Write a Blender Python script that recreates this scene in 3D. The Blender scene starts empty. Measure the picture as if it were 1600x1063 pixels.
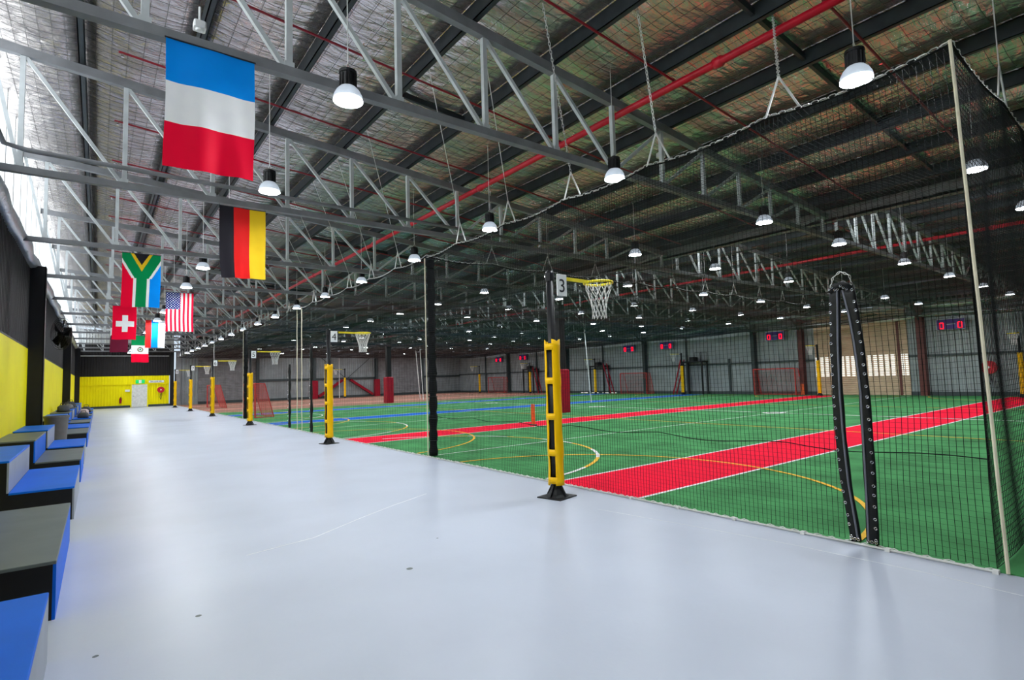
import bpy, math, random
from mathutils import Vector, Matrix
random.seed(7)
PI = math.pi
sc = bpy.context.scene
C = sc.collection

# ------------------------------------------------------------------ camera
cam_d = bpy.data.cameras.new('camera'); cam = bpy.data.objects.new('camera', cam_d); C.objects.link(cam)
M = Matrix(((0.79537065, -0.01895443, -0.60582692),
            (-0.60543341, -0.072521, -0.79258507),
            (-0.02891218, 0.99718676, -0.06915672)))
cam.matrix_world = Matrix.Translation((0, 0, 1.68)) @ M.to_4x4()
cam_d.sensor_width = 36; cam_d.lens = 36 * 847.0 / 1600
cam_d.clip_start = 0.05; cam_d.clip_end = 300
sc.camera = cam
# ------------------------------------------------------------------ world, exposure
w = bpy.data.worlds.new('world'); sc.world = w; w.use_nodes = True
w.node_tree.nodes['Background'].inputs[0].default_value = (0.75, 0.87, 1.0, 1)
w.node_tree.nodes['Background'].inputs[1].default_value = 1.0
sc.view_settings.view_transform = 'Standard'
sc.view_settings.look = 'None'
sc.view_settings.exposure = 0.0
sc.view_settings.gamma = 1.0
sc.view_settings.use_curve_mapping = False
LAMP_W = 59.0          # each high bay lamp
WINDOW_E = 4.2         # daylight through the translucent clerestory panes
LENS_E = 30.0

# ------------------------------------------------------------------ materials
def mat(name, col, rough=0.6, metal=0.0, var=0.12, scale=6.0, bump=0.0, bscale=40.0, emit=None, estr=0.0,
        spec=0.5, coord='Object', col2=None, stretch=None, transl=0.0, trans=0.0, coat=0.0):
    m = bpy.data.materials.new(name); m.use_nodes = True
    nt = m.node_tree; N = nt.nodes; L = nt.links
    b = N['Principled BSDF']
    b.inputs['Roughness'].default_value = rough
    b.inputs['Metallic'].default_value = metal
    b.inputs['Specular IOR Level'].default_value = spec
    b.inputs['Coat Weight'].default_value = coat
    b.inputs['Transmission Weight'].default_value = trans
    tc = N.new('ShaderNodeTexCoord'); mp = N.new('ShaderNodeMapping')
    L.new(tc.outputs[coord], mp.inputs[0])
    if stretch: mp.inputs['Scale'].default_value = stretch
    nz = N.new('ShaderNodeTexNoise'); nz.inputs['Scale'].default_value = scale; nz.inputs['Detail'].default_value = 5
    L.new(mp.outputs[0], nz.inputs['Vector'])
    mx = N.new('ShaderNodeMix'); mx.data_type = 'RGBA'
    c2 = col2 if col2 else tuple(max(0, c * (1 - var)) for c in col)
    c1 = col if col2 else tuple(min(1, c * (1 + var * .5)) for c in col)
    mx.inputs[6].default_value = (*c1, 1); mx.inputs[7].default_value = (*c2, 1)
    rp = N.new('ShaderNodeMapRange'); rp.inputs[1].default_value = .35; rp.inputs[2].default_value = .65
    L.new(nz.outputs[0], rp.inputs[0]); L.new(rp.outputs[0], mx.inputs[0])
    L.new(mx.outputs[2], b.inputs['Base Color'])
    if bump:
        n2 = N.new('ShaderNodeTexNoise'); n2.inputs['Scale'].default_value = bscale; n2.inputs['Detail'].default_value = 4
        L.new(mp.outputs[0], n2.inputs['Vector'])
        bp = N.new('ShaderNodeBump'); bp.inputs['Strength'].default_value = bump; bp.inputs['Distance'].default_value = .02
        L.new(n2.outputs[0], bp.inputs['Height']); L.new(bp.outputs[0], b.inputs['Normal'])
    if emit:
        b.inputs['Emission Color'].default_value = (*emit, 1); b.inputs['Emission Strength'].default_value = estr
    if transl:
        out = N['Material Output']; tr = N.new('ShaderNodeBsdfTranslucent'); ms = N.new('ShaderNodeMixShader')
        ms.inputs[0].default_value = transl
        L.new(mx.outputs[2], tr.inputs[0]); L.new(b.outputs[0], ms.inputs[1]); L.new(tr.outputs[0], ms.inputs[2])
        L.new(ms.outputs[0], out.inputs[0])
    return m

M_ = {}
M_['floor'] = mat('grey_floor_paint', (0.54, 0.585, 0.705), .36, var=.06, scale=.7, bump=.05, bscale=18)
M_['turf'] = mat('green_turf', (0.068, 0.275, 0.095), .85, var=.28, scale=1.3, bump=.5, bscale=160, spec=.12)
M_['turf2'] = mat('terracotta_turf', (0.33, 0.17, 0.12), .85, var=.2, scale=1.3, bump=.5, bscale=160, spec=.25)
M_['red_pitch'] = mat('red_pitch', (0.88, 0.0, 0.035), .8, var=.06, scale=2, bump=.4, bscale=160, spec=.1)
M_['blue_pitch'] = mat('blue_pitch', (0.0, 0.13, 0.60), .8, var=.1, scale=2, bump=.4, bscale=160, spec=.1)
M_['salmon_pitch'] = mat('salmon_pitch', (0.55, 0.17, 0.12), .8, var=.15, scale=2, bump=.4, bscale=160, spec=.3)
M_['line_w'] = mat('white_line', (0.8, 0.8, 0.8), .8, scale=20)
M_['line_y'] = mat('yellow_line', (0.85, 0.48, 0.02), .8, scale=20)
M_['black'] = mat('black_paint', (0.009, 0.009, 0.011), .45, scale=8, spec=.3)
M_['blackcorr'] = mat('black_wall_paint', (0.017, 0.015, 0.017), .5, scale=3, spec=.3)
M_['net'] = mat('black_cord', (0.004, 0.005, 0.006), .8, spec=.2)
M_['roofnet'] = mat('black_overhead_cord', (0.014, 0.016, 0.020), .42, spec=.5)
M_['vinyl'] = mat('black_vinyl', (0.004, 0.005, 0.006), .5, spec=.35, bump=.3, bscale=20)
M_['piping'] = mat('grey_piping', (0.16, 0.17, 0.21), .4)
M_['yellow'] = mat('yellow_wall_paint', (1.0, 0.86, 0.0), .5, var=.05, scale=1.2, spec=.2)
M_['padyellow'] = mat('yellow_vinyl', (1.0, 0.56, 0.0), .4, spec=.25, var=.04, bump=.25, bscale=14)
M_['ringyellow'] = mat('yellow_enamel', (0.85, 0.70, 0.02), .35)
M_['white'] = mat('white_paint', (0.78, 0.79, 0.80), .5)
M_['truss'] = mat('truss_paint', (0.52, 0.55, 0.57), .45, var=.15, scale=4)
M_['chord'] = mat('chord_shade_grey', (0.20, 0.205, 0.22), .5, var=.2, scale=3)  # truss paint darkened, underside shade put into the colour; also conduit and gutter grey
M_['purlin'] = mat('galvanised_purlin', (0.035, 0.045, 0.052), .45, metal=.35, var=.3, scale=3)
M_['wire'] = mat('mesh_wire', (0.03, 0.03, 0.032), .6)
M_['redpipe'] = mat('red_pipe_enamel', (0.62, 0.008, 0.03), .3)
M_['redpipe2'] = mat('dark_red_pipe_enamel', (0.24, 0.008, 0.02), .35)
M_['blue'] = mat('bench_blue', (0.0, 0.14, 0.78), .5, var=.08, scale=2, spec=.2)
M_['grey'] = mat('bench_grey', (0.13, 0.155, 0.165), .45, spec=.35, var=.12, scale=2.5)
M_['greyface'] = mat('bench_pale_grey', (0.33, 0.36, 0.42), .45, var=.1, scale=2)
M_['steelwall'] = mat('grey_wall_sheet', (0.30, 0.33, 0.35), .42, metal=.25, var=.15, scale=1.2)
M_['greydoor'] = mat('grey_shutter', (0.22, 0.22, 0.235), .5, var=.2, scale=2)
M_['tan'] = mat('tan_shutter', (0.68, 0.50, 0.36), .5, var=.12, scale=2)
M_['brown'] = mat('brown_column_paint', (0.12, 0.025, 0.022), .5)
M_['darkgreen'] = mat('dark_steel_paint', (0.035, 0.05, 0.055), .5)
M_['endupper'] = mat('pale_wall_sheet', (0.55, 0.56, 0.56), .5, var=.15)
M_['redpad'] = mat('red_pad_vinyl', (0.30, 0.002, 0.018), .45, spec=.3)
M_['rope'] = mat('cream_rope', (0.78, 0.72, 0.55), .7)
M_['galv'] = mat('galvanised_steel', (0.66, 0.66, 0.66), .4, metal=.3)
M_['chrome'] = mat('chrome', (0.8, 0.8, 0.8), .15, metal=1.0)
M_['orange'] = mat('orange_plastic', (0.85, 0.13, 0.02), .45)
M_['goalred'] = mat('goal_red_enamel', (0.55, 0.035, 0.03), .45)
M_['goalnet'] = mat('goal_red_cord', (0.65, 0.10, 0.09), .8)
M_['bin'] = mat('grey_bin_plastic', (0.15, 0.14, 0.135), .5)
M_['lens'] = mat('lamp_lens', (0.9, 0.95, 1), .4, emit=(0.92, 0.97, 1.0), estr=LENS_E)
M_['reflector'] = mat('lamp_acrylic', (0.35, 0.37, 0.40), .2, transl=.3, emit=(0.8, 0.9, 1.0), estr=.35)
M_['glow'] = mat('translucent_pane', (0.8, 0.85, 0.85), .5, emit=(0.90, 0.97, 1.0), estr=WINDOW_E)
M_['glow3'] = mat('clear_pane', (0.8, 0.85, 0.85), .5, emit=(0.90, 0.97, 1.0), estr=10.0)
M_['glow2'] = mat('backlit_slot', (0.8, 0.8, 0.75), .5, emit=(1.0, 0.97, 0.90), estr=.8)
M_['scorepanel'] = mat('scoreboard_blue', (0.05, 0.015, 0.26), .4)
M_['led'] = mat('red_led', (0.6, 0, 0), .4, emit=(1.0, 0.0, 0.012), estr=3.0)
M_['ledtrim'] = mat('scoreboard_trim', (0.45, 0.5, 0.6), .4)
M_['exit'] = mat('green_exit_sign', (0.0, 0.45, 0.10), .4, emit=(0.0, 0.7, 0.15), estr=.5)
M_['paper'] = mat('sign_white', (0.92, 0.93, 0.95), .5)
M_['ink'] = mat('sign_ink', (0.02, 0.02, 0.03), .5)
M_['pinkcloth'] = mat('pale_cloth', (0.62, 0.5, 0.5), .8, bump=.5, bscale=12)
M_['darkcloth'] = mat('dark_cloth', (0.05, 0.055, 0.07), .8, bump=.5, bscale=12)
M_['greycloth'] = mat('grey_net_cloth', (0.20, 0.20, 0.20), .8, bump=.6, bscale=14)

# reflective foil with crinkles
def foil(name, col, rough, bump, tint=None):
    m = bpy.data.materials.new(name); m.use_nodes = True
    nt = m.node_tree; N = nt.nodes; L = nt.links; b = N['Principled BSDF']
    b.inputs['Metallic'].default_value = .88; b.inputs['Roughness'].default_value = rough
    tc = N.new('ShaderNodeTexCoord'); mp = N.new('ShaderNodeMapping'); mp.inputs['Scale'].default_value = (1.0, 2.4, 1.0)
    L.new(tc.outputs['Object'], mp.inputs[0])
    v = N.new('ShaderNodeTexVoronoi'); v.inputs['Scale'].default_value = 2.6; v.feature = 'F1'
    nz = N.new('ShaderNodeTexNoise'); nz.inputs['Scale'].default_value = 3.2; nz.inputs['Detail'].default_value = 7; nz.inputs['Distortion'].default_value = .6
    L.new(mp.outputs[0], nz.inputs['Vector']); L.new(mp.outputs[0], v.inputs['Vector'])
    ad = N.new('ShaderNodeMath'); ad.operation = 'ADD'
    mu = N.new('ShaderNodeMath'); mu.operation = 'MULTIPLY'; mu.inputs[1].default_value = .45
    L.new(v.outputs['Distance'], mu.inputs[0]); L.new(mu.outputs[0], ad.inputs[0]); L.new(nz.outputs[0], ad.inputs[1])
    bp = N.new('ShaderNodeBump'); bp.inputs['Strength'].default_value = bump; bp.inputs['Distance'].default_value = .12
    L.new(ad.outputs[0], bp.inputs['Height']); L.new(bp.outputs[0], b.inputs['Normal'])
    rr = N.new('ShaderNodeValToRGB'); rr.color_ramp.elements[0].color = (*[c * .72 for c in col], 1); rr.color_ramp.elements[1].color = (*col, 1)
    n2 = N.new('ShaderNodeTexNoise'); n2.inputs['Scale'].default_value = .6
    L.new(tc.outputs['Object'], n2.inputs['Vector']); L.new(n2.outputs[0], rr.inputs[0]); L.new(rr.outputs[0], b.inputs['Base Color'])
    return m
M_['foil'] = foil('reflective_foil', (0.82, 0.75, 0.73), .25, .42)
M_['roll'] = foil('insulation_roll_foil', (0.78, 0.81, 0.86), .3, .35)

# ------------------------------------------------------------------ helpers
class MB:
    def __init__(s): s.v = []; s.f = []; s.mi = []; s.sm = []; s.cur = 0; s.smooth = False
    def _add(s, vs, fs):
        o = len(s.v); s.v += [tuple(v) for v in vs]
        for f in fs:
            s.f.append(tuple(i + o for i in f)); s.mi.append(s.cur); s.sm.append(s.smooth)
    def box(s, x0, x1, y0, y1, z0, z1):
        vs = [(x0, y0, z0), (x1, y0, z0), (x1, y1, z0), (x0, y1, z0), (x0, y0, z1), (x1, y0, z1), (x1, y1, z1), (x0, y1, z1)]
        s._add(vs, [(0, 3, 2, 1), (4, 5, 6, 7), (0, 1, 5, 4), (1, 2, 6, 5), (2, 3, 7, 6), (3, 0, 4, 7)]); return s
    def bevbox(s, x0, x1, y0, y1, z0, z1, b=.01):
        # box with chamfered vertical and top edges
        def ring(x0, x1, y0, y1, z, b): return [(x0 + b, y0, z), (x1 - b, y0, z), (x1, y0 + b, z), (x1, y1 - b, z), (x1 - b, y1, z), (x0 + b, y1, z), (x0, y1 - b, z), (x0, y0 + b, z)]
        vs = ring(x0, x1, y0, y1, z0, b) + ring(x0, x1, y0, y1, z1 - b, b) + ring(x0 + b, x1 - b, y0 + b, y1 - b, z1, b * .5)
        fs = [tuple(range(7, -1, -1)), tuple(range(16, 24))]
        for k in (0, 8):
            for i in range(8): j = (i + 1) % 8; fs.append((k + i, k + j, k + 8 + j, k + 8 + i))
        s._add(vs, fs); return s
    def bar(s, p, q, w, h=None, up=(0, 0, 1)):
        h = h or w; p = Vector(p); q = Vector(q); d = (q - p).normalized(); u = Vector(up)
        if abs(d.dot(u)) > .98: u = Vector((0, 1, 0))
        r = d.cross(u).normalized(); u = r.cross(d)
        vs = []
        for c in (p, q):
            for a, b in ((-1, -1), (1, -1), (1, 1), (-1, 1)): vs.append(c + r * a * w / 2 + u * b * h / 2)
        s._add(vs, [(0, 1, 2, 3), (7, 6, 5, 4), (0, 4, 5, 1), (1, 5, 6, 2), (2, 6, 7, 3), (3, 7, 4, 0)]); return s
    def path(s, pts, r, n=6, cap=True, closed=False):
        pts = [Vector(p) for p in pts]; m = len(pts); vs = []; pr = None
        rr = r if isinstance(r, (list, tuple)) else [r] * m
        for i, p in enumerate(pts):
            a = pts[(i - 1) % m] if (closed or i > 0) else p; b = pts[(i + 1) % m] if (closed or i < m - 1) else p
            d = (b - a).normalized()
            if pr is None:
                u = Vector((0, 0, 1)) if abs(d.z) < .9 else Vector((0, 1, 0)); pr = d.cross(u).normalized()
            pr = (pr - d * pr.dot(d)).normalized(); u = d.cross(pr)
            for k in range(n):
                t = 2 * PI * k / n; vs.append(p + pr * math.cos(t) * rr[i] + u * math.sin(t) * rr[i])
        fs = []
        for i in range(m if closed else m - 1):
            j = (i + 1) % m
            for k in range(n): l = (k + 1) % n; fs.append((i * n + k, i * n + l, j * n + l, j * n + k))
        if cap and not closed: fs += [tuple(range(n - 1, -1, -1)), tuple((m - 1) * n + k for k in range(n))]
        s._add(vs, fs); return s
    def cyl(s, p, q, r, n=12): return s.path([p, q], r, n)
    def lathe(s, prof, n=20, c=(0, 0, 0), cap=True, jit=None):
        vs = []
        for i, (r, z) in enumerate(prof):
            for k in range(n):
                t = 2 * PI * k / n; q = r * (jit(t, z) if jit else 1)
                vs.append((c[0] + q * math.cos(t), c[1] + q * math.sin(t), c[2] + z))
        fs = []
        for i in range(len(prof) - 1):
            for k in range(n): l = (k + 1) % n; fs.append((i * n + k, i * n + l, (i + 1) * n + l, (i + 1) * n + k))
        if cap: fs += [tuple(range(n - 1, -1, -1)), tuple((len(prof) - 1) * n + k for k in range(n))]
        s._add(vs, fs); return s
    def prism(s, poly, axis, a0, a1):
        # poly: 2D points; axis 'x','y','z' extrusion
        def P(u, v, a): return {'x': (a, u, v), 'y': (u, a, v), 'z': (u, v, a)}[axis]
        n = len(poly); vs = [P(u, v, a0) for u, v in poly] + [P(u, v, a1) for u, v in poly]
        s._add(vs, [tuple(range(n)), tuple(range(2 * n - 1, n - 1, -1))] + [(i, i + n, (i + 1) % n + n, (i + 1) % n) for i in range(n)]); return s
    def build(s, name, m, parent=None, kind=None, label=None):
        me = bpy.data.meshes.new(name); me.from_pydata(s.v, [], s.f)
        ms = m if isinstance(m, (list, tuple)) else [m]
        for x in ms: me.materials.append(M_[x] if isinstance(x, str) else x)
        if any(s.mi): me.polygons.foreach_set('material_index', s.mi)
        if any(s.sm): me.polygons.foreach_set('use_smooth', s.sm)
        me.validate(); me.update()
        o = bpy.data.objects.new(name, me); C.objects.link(o)
        if parent: o.parent = parent
        if kind: o['kind'] = kind
        if label: o['label'] = label
        return o

def thing(name, label, cat, loc=(0, 0, 0), rz=0, group=None):
    o = bpy.data.objects.new(name, None); C.objects.link(o); o.empty_display_size = .1
    o.location = loc; o.rotation_euler = (0, 0, rz); o['label'] = label; o['category'] = cat
    if group: o['group'] = group
    return o
def tag(o, label, cat, group=None):
    o['label'] = label; o['category'] = cat
    if group: o['group'] = group
    return o
def struct(name, loc=(0, 0, 0), label=None, cat=None):
    o = bpy.data.objects.new(name, None); C.objects.link(o); o.location = loc; o['kind'] = 'structure'
    if label: o['label'] = label
    if cat: o['category'] = cat
    return o
def text_mesh(name, cu, m):
    f = bpy.data.objects.new(name + '_curve', cu); C.objects.link(f)
    bpy.context.view_layer.update()
    me = bpy.data.meshes.new_from_object(f.evaluated_get(bpy.context.evaluated_depsgraph_get()))
    bpy.data.objects.remove(f); me.materials.clear(); me.materials.append(M_[m])
    o = bpy.data.objects.new(name, me); C.objects.link(o); return o
def kids(o): return [c for c in C.objects if c.parent == o]
def tree_of(o):
    return (o, [tree_of(c) for c in kids(o)])
def dup_tree(t, parent=None):
    o, ch = t; c = o.copy(); C.objects.link(c)
    if parent: c.parent = parent
    for k in ch: dup_tree(k, c)
    return c
def dup(t, loc, rz=None, label=None, group=None):
    c = dup_tree(t); c.location = loc
    if rz is not None: c.rotation_euler = (0, 0, rz)
    if label: c['label'] = label
    if group: c['group'] = group
    return c
ORD = ['first', 'second', 'third', 'fourth', 'fifth', 'sixth', 'seventh', 'eighth', 'ninth', 'tenth', 'eleventh', 'twelfth', 'thirteenth', 'fourteenth', 'fifteenth', 'sixteenth', 'seventeenth', 'eighteenth', 'nineteenth', 'twentieth']

WX = -1.45            # left wall
RX = 36.9             # right wall
EY = 59.5             # end wall
SY = -5.0             # behind the camera
VX = 14.7             # the step between the two roofs
NX = 5.8              # turf edge / perimeter net
NZ = 4.45             # top of the nets
def roof_z(x):
    return 7.05 - .085 * x if x < VX else 6.95 - .065 * (x - VX)
POSTY = [5.78, 15.2, 25.1, 34.6, 43.7, 53.2]
DIVY = [1.23, 10.65, 20.2, 29.9, 39.2, 48.5]

# ------------------------------------------------------------------ floor and turf
fl = MB().box(WX - .3, RX + .4, SY, EY + .4, -.2, 0).build('floor', 'floor'); fl['kind'] = 'structure'
fl['label'] = 'pale blue grey painted concrete floor of the walkway'
def flat(name, m, x0, x1, y0, y1, z0=.0, z1=.008, label=None):
    return MB().box(x0, x1, y0, y1, z0, z1).build(name, m, fl, label=label)
flat('turf', 'turf', NX, RX, SY, 38.2, 0, .010, 'green artificial turf')
flat('turf', 'turf2', NX, RX, 38.2, EY, 0, .010, 'terracotta turf of the far courts')
for i, y in enumerate([5.72, 15.05, 24.5, 33.6, 43.4, 53.0]):
    m = ['red_pitch', 'red_pitch', 'blue_pitch', 'blue_pitch', 'salmon_pitch', 'salmon_pitch'][i]
    nm = ['bright red', 'bright red', 'royal blue', 'royal blue', 'salmon', 'salmon'][i]
    flat('pitch_strip', m, NX + .01, 35.9, y - .83, y + .83, .010, .014, nm + ' cricket pitch strip across the turf')
    for s in (-1, 1):
        flat('court_line', 'line_w', NX + .01, 35.9, y + s * .83 - .025, y + s * .83 + .025, .0145, .017, 'white edge line of the ' + nm + ' strip')
def ribbon(cx, cy, R, a0, a1, wd, ms, seg=48, z=.018, dash=None):
    b = MB()
    for i in range(seg):
        t0 = a0 + (a1 - a0) * i / seg; t1 = a0 + (a1 - a0) * (i + 1) / seg
        b.cur = (int(i / dash) % 2) if dash else 0
        q = []
        for z_ in (z, z + .002):
            for r, t in ((R - wd / 2, t0), (R + wd / 2, t0), (R + wd / 2, t1), (R - wd / 2, t1)):
                q.append((cx + r * math.cos(t), cy + r * math.sin(t), z_))
        b._add(q, [(4, 5, 6, 7), (0, 1, 5, 4), (2, 3, 7, 6), (1, 2, 6, 5), (3, 0, 4, 7)])
    b.build('court_line', ms, fl, label='curved court line')
ribbon(5.55, 5.85, 3.6, -PI / 2 + .075, PI / 2 - .075, .06, ['line_y'])
for i in range(1, 4): ribbon(5.3, POSTY[i] - .1, 3.82, -PI / 2 + .14, PI / 2 - .14, .06, ['line_y'])
for i in range(4): ribbon(36.1, POSTY[i], 4.0, PI / 2 + .05, PI * 1.5 - .05, .05, ['line_y'])
ribbon(5.35, 10.95, 4.15, -PI / 2 + .12, PI / 2 - .3, .07, ['line_w', 'line_y'], seg=54, dash=6)
ribbon(5.35, 20.2, 4.15, -PI / 2 + .12, PI / 2 - .12, .06, ['line_w', 'line_y'], seg=54, dash=9)
ribbon(5.35, 29.8, 4.15, -PI / 2 + .12, PI / 2 - .12, .06, ['line_w'], seg=40)
flat('court_line', 'line_w', 20.95, 21.05, -3, 38, .0185, .020, 'white halfway line')
for x in (15.65, 26.2): flat('court_line', 'line_y', x - .03, x + .03, -3, 38, .0185, .020, 'yellow third line')
for y in (10.7, 20.2, 29.8): flat('court_line', 'line_w', NX + .1, 35.9, y - .02, y + .02, .0185, .0195, 'white line under the divider')
for i, y in enumerate([10.75, 20.2, 29.8]):
    ribbon(20.95, y, .34, 0, 2 * PI, .16, ['line_w'], seg=30, z=.021)
# fine crack and scuffs in the walkway paint
b = MB(); pts = [(1.2, 6.0), (1.9, 6.15), (2.6, 6.6), (3.2, 6.95), (3.9, 7.3)]
for p, q in zip(pts, pts[1:]): b.bar((*p, .0005), (*q, .0005), .010, .001)
b.build('floor_crack', 'paper', fl, label='fine pale crack in the floor paint')
b = MB(); pts = [(5.3, 4.9), (5.5, 3.6), (5.62, 2.6), (5.66, 1.6), (5.6, .6)]
for p, q in zip(pts, pts[1:]): b.bar((p[0] - .28, p[1], .0005), (q[0] - .28, q[1], .0005), .005, .001)
b.build('floor_crack', 'paper', fl, label='fine joint line along the turf edge')
for x, y, r in ((.62, 4.7, .022), (2.25, 4.55, .03), (2.9, 5.2, .012), (.02, 4.45, .018)):
    MB().lathe([(r, .0002), (r * .9, .0012)], 10, (x, y, 0)).build('floor_mark', 'grey', fl, label='small dark scuff on the floor paint')

# ------------------------------------------------------------------ ceiling
cl = struct('ceiling', label='silver foil insulated roof underside')
purl = [-.33 + 1.41 * k for k in range(0, 11)]
purlB = [VX + .75 + 1.41 * k for k in range(0, 15)]
def foil_strip(x0, x1):
    n = 6; b = MB(); b.smooth = True; ys = [SY + (EY - SY) * j / 30 for j in range(31)]
    vs = []
    ph = random.random() * 6
    for j, y in enumerate(ys):
        for i in range(n + 1):
            u = i / n; x = x0 + (x1 - x0) * u
            sag = .055 * math.sin(PI * u) * (1 + .3 * math.sin(y * 1.3 + ph))
            vs.append((x, y, roof_z(min(x, VX - .01) if x1 <= VX + .01 else max(x, VX + .01)) - sag))
    m = len(vs)
    fs = [(j * (n + 1) + i, (j + 1) * (n + 1) + i, (j + 1) * (n + 1) + i + 1, j * (n + 1) + i + 1) for j in range(30) for i in range(n)]
    vs += [(v[0], v[1], v[2] + .12) for v in vs[:m]]
    fs += [tuple(m + k for k in reversed(f)) for f in fs[:30 * n]]
    for j in range(30):
        a, c = j * (n + 1), (j + 1) * (n + 1); fs += [(a, a + m, c + m, c), (a + n, c + n, c + n + m, a + n + m)]
    b._add(vs, fs)
    b.build('foil_strip', 'foil', cl)
xs = [WX - .42] + purl + [VX]
for a, c in zip(xs, xs[1:]): foil_strip(a, c)
xs = [VX] + purlB + [RX + .3]
for a, c in zip(xs, xs[1:]): foil_strip(a, c)
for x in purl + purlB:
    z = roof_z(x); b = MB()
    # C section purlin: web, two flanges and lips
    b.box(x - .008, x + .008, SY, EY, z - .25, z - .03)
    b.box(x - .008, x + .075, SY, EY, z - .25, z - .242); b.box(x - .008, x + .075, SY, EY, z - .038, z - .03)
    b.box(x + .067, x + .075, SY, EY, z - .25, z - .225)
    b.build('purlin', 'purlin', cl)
# bridging between purlins, between the trusses
P0 = purl[0]
for xa, xb in list(zip(purl, purl[1:]))[3:] + list(zip(purlB, purlB[1:]))[:8]:
    for y in (3.4, 8.2, 17.8, 27.4):
        if (int(xa * 10) + int(y)) % 2: continue
        MB().bar((xa, y, roof_z(xa) - .13), (xb, y, roof_z(xb) - .13), .05, .10).build('bridging', 'purlin', cl)
# wire safety mesh under the foil
b = MB()
def wire(pts, r):
    vs = []; fs = []
    for i, p in enumerate(pts):
        if abs(pts[-1][0] - pts[0][0]) > abs(pts[-1][1] - pts[0][1]):
            vs += [(p[0], p[1] - r, p[2]), (p[0], p[1] + r, p[2]), (p[0], p[1], p[2] - 1.7 * r)]
        else:
            vs += [(p[0] - r, p[1], p[2]), (p[0] + r, p[1], p[2]), (p[0], p[1], p[2] - 1.7 * r)]
    for i in range(len(pts) - 1):
        a, c = 3 * i, 3 * i + 3
        for k in range(3): l = (k + 1) % 3; fs.append((a + k, a + l, c + l, c + k))
    b._add(vs, fs)
segA = [(x + dx, ) for x in [0] for dx in []]
def across(xs, y):
    pts = []
    for a, c in zip(xs, xs[1:]):
        for k in range(4):
            u = k / 4; x = a + (c - a) * u
            zr = roof_z(x)
            pts.append((x, y, zr - .062 * math.sin(PI * u) * 1.32 - .012))
    return pts
y = SY + .1
while y < 40:
    wire(across([WX + .02] + purl + [VX - .02], y), .0028); wire(across([VX + .05] + purlB + [RX - .05], y), .0028)
    y += .19
for xs in ([WX + .02] + purl + [VX - .02], [VX + .05] + purlB + [RX - .05]):
    for a, c in zip(xs, xs[1:]):
        for k in range(1, 7):
            u = k / 7; x = a + (c - a) * u
            wire([(x, yy, roof_z(x) - .062 * math.sin(PI * u) * 1.32 - .016) for yy in (SY + .1, 10, 25, EY - .1)], .0028)
b.build('safety_mesh', 'wire', cl, kind='stuff', label='wire safety mesh under the foil')

# ------------------------------------------------------------------ walls
def corr(b, axis, c, a0, a1, z0, z1, pitch=.2, depth=.03, face=1):
    """trapezoid ribbed sheet in plane axis=c between a0 and a1; ribs stand towards face"""
    pts = []; a = a0
    while a < a1 - .001:
        p = min(pitch, a1 - a)
        pts += [(a, 0), (a + p * .45, 0), (a + p * .6, 1), (a + p * .85, 1)]; a += pitch
    pts.append((a1, 0))
    vs = []
    for t, d in pts:
        for z in (z0, z1):
            q = c + face * depth * d
            vs.append((q, t, z) if axis == 'x' else (t, q, z))
    n = len(vs)
    for t, d in pts:
        for z in (z0, z1):
            q = c - face * .05
            vs.append((q, t, z) if axis == 'x' else (t, q, z))
    fs = [(2 * i, 2 * i + 2, 2 * i + 3, 2 * i + 1) for i in range(len(pts) - 1)]
    fs += [(n + 2 * i, n + 2 * i + 1, n + 2 * i + 3, n + 2 * i + 2) for i in range(len(pts) - 1)]
    fs += [(2 * i + 1, 2 * i + 3, n + 2 * i + 3, n + 2 * i + 1) for i in range(len(pts) - 1)]
    b._add(vs, fs)
# left wall: flat yellow lining below, black ribbed sheet above
wl = struct('wall_left', label='left wall, yellow below and black above')
cols_y = [.8, 18.6, 36.2, 54.0]
prev = SY
for i, cy in enumerate(cols_y + [EY]):
    a0, a1 = (prev, cy) if prev == SY else (prev + .36, cy)
    MB().bevbox(WX - .12, WX, a0, a1, 0, 2.8, .006).build('wall_panel', 'yellow', wl, label='flat yellow lower panel')
    b = MB(); corr(b, 'x', WX - .03, a0, a1, 2.8, 5.0, .19, .022, 1); b.build('wall_panel', 'blackcorr', wl, label='black ribbed upper sheet')
    prev = cy
MB().box(WX - .12, WX + .004, SY, EY, 2.78, 2.815).build('cap_rail', 'black', wl)
b = MB(); b.smooth = True
n = 60
b.path([(WX + .02 + .02 * math.sin(i * 1.7), SY + (EY - SY) * i / n, 5.04 + .02 * math.sin(i * 2.3)) for i in range(n + 1)], [.15 + .02 * math.sin(i * 2.9) for i in range(n + 1)], 12)
b.build('insulation_roll', 'roll', wl, label='grey foil insulation bulging over the wall top')
for cy in cols_y:
    c = MB().box(WX - .05, WX + .31, cy, cy + .02, 0, 4.95).box(WX - .05, WX + .31, cy + .34, cy + .36, 0, 4.95).box(WX + .10, WX + .14, cy + .02, cy + .34, 0, 4.95)
    c.box(WX + .29, WX + .31, cy, cy + .36, 0, 4.95)
    c.build('column', 'black', wl, label='black steel column')
# clerestory windows on the left
wn = struct('window_1', label='tall translucent clerestory panes above the left wall')
y = SY; k = 0
while y < EY - .1:
    y1 = min(y + 1.2, EY)
    MB().box(WX - .30, WX - .27, y + .03, y1 - .03, 5.14, roof_z(WX) - .03).build('pane', 'glow', wn)
    MB().box(WX - .26, WX + .05, y1 - .05, y1 + .05, 5.0, roof_z(WX)).build('mullion', 'white', wn)
    y = y1; k += 1
MB().box(WX - .42, WX - .33, SY, EY, 4.9, roof_z(WX)).build('window_frame', 'white', wn)
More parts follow.
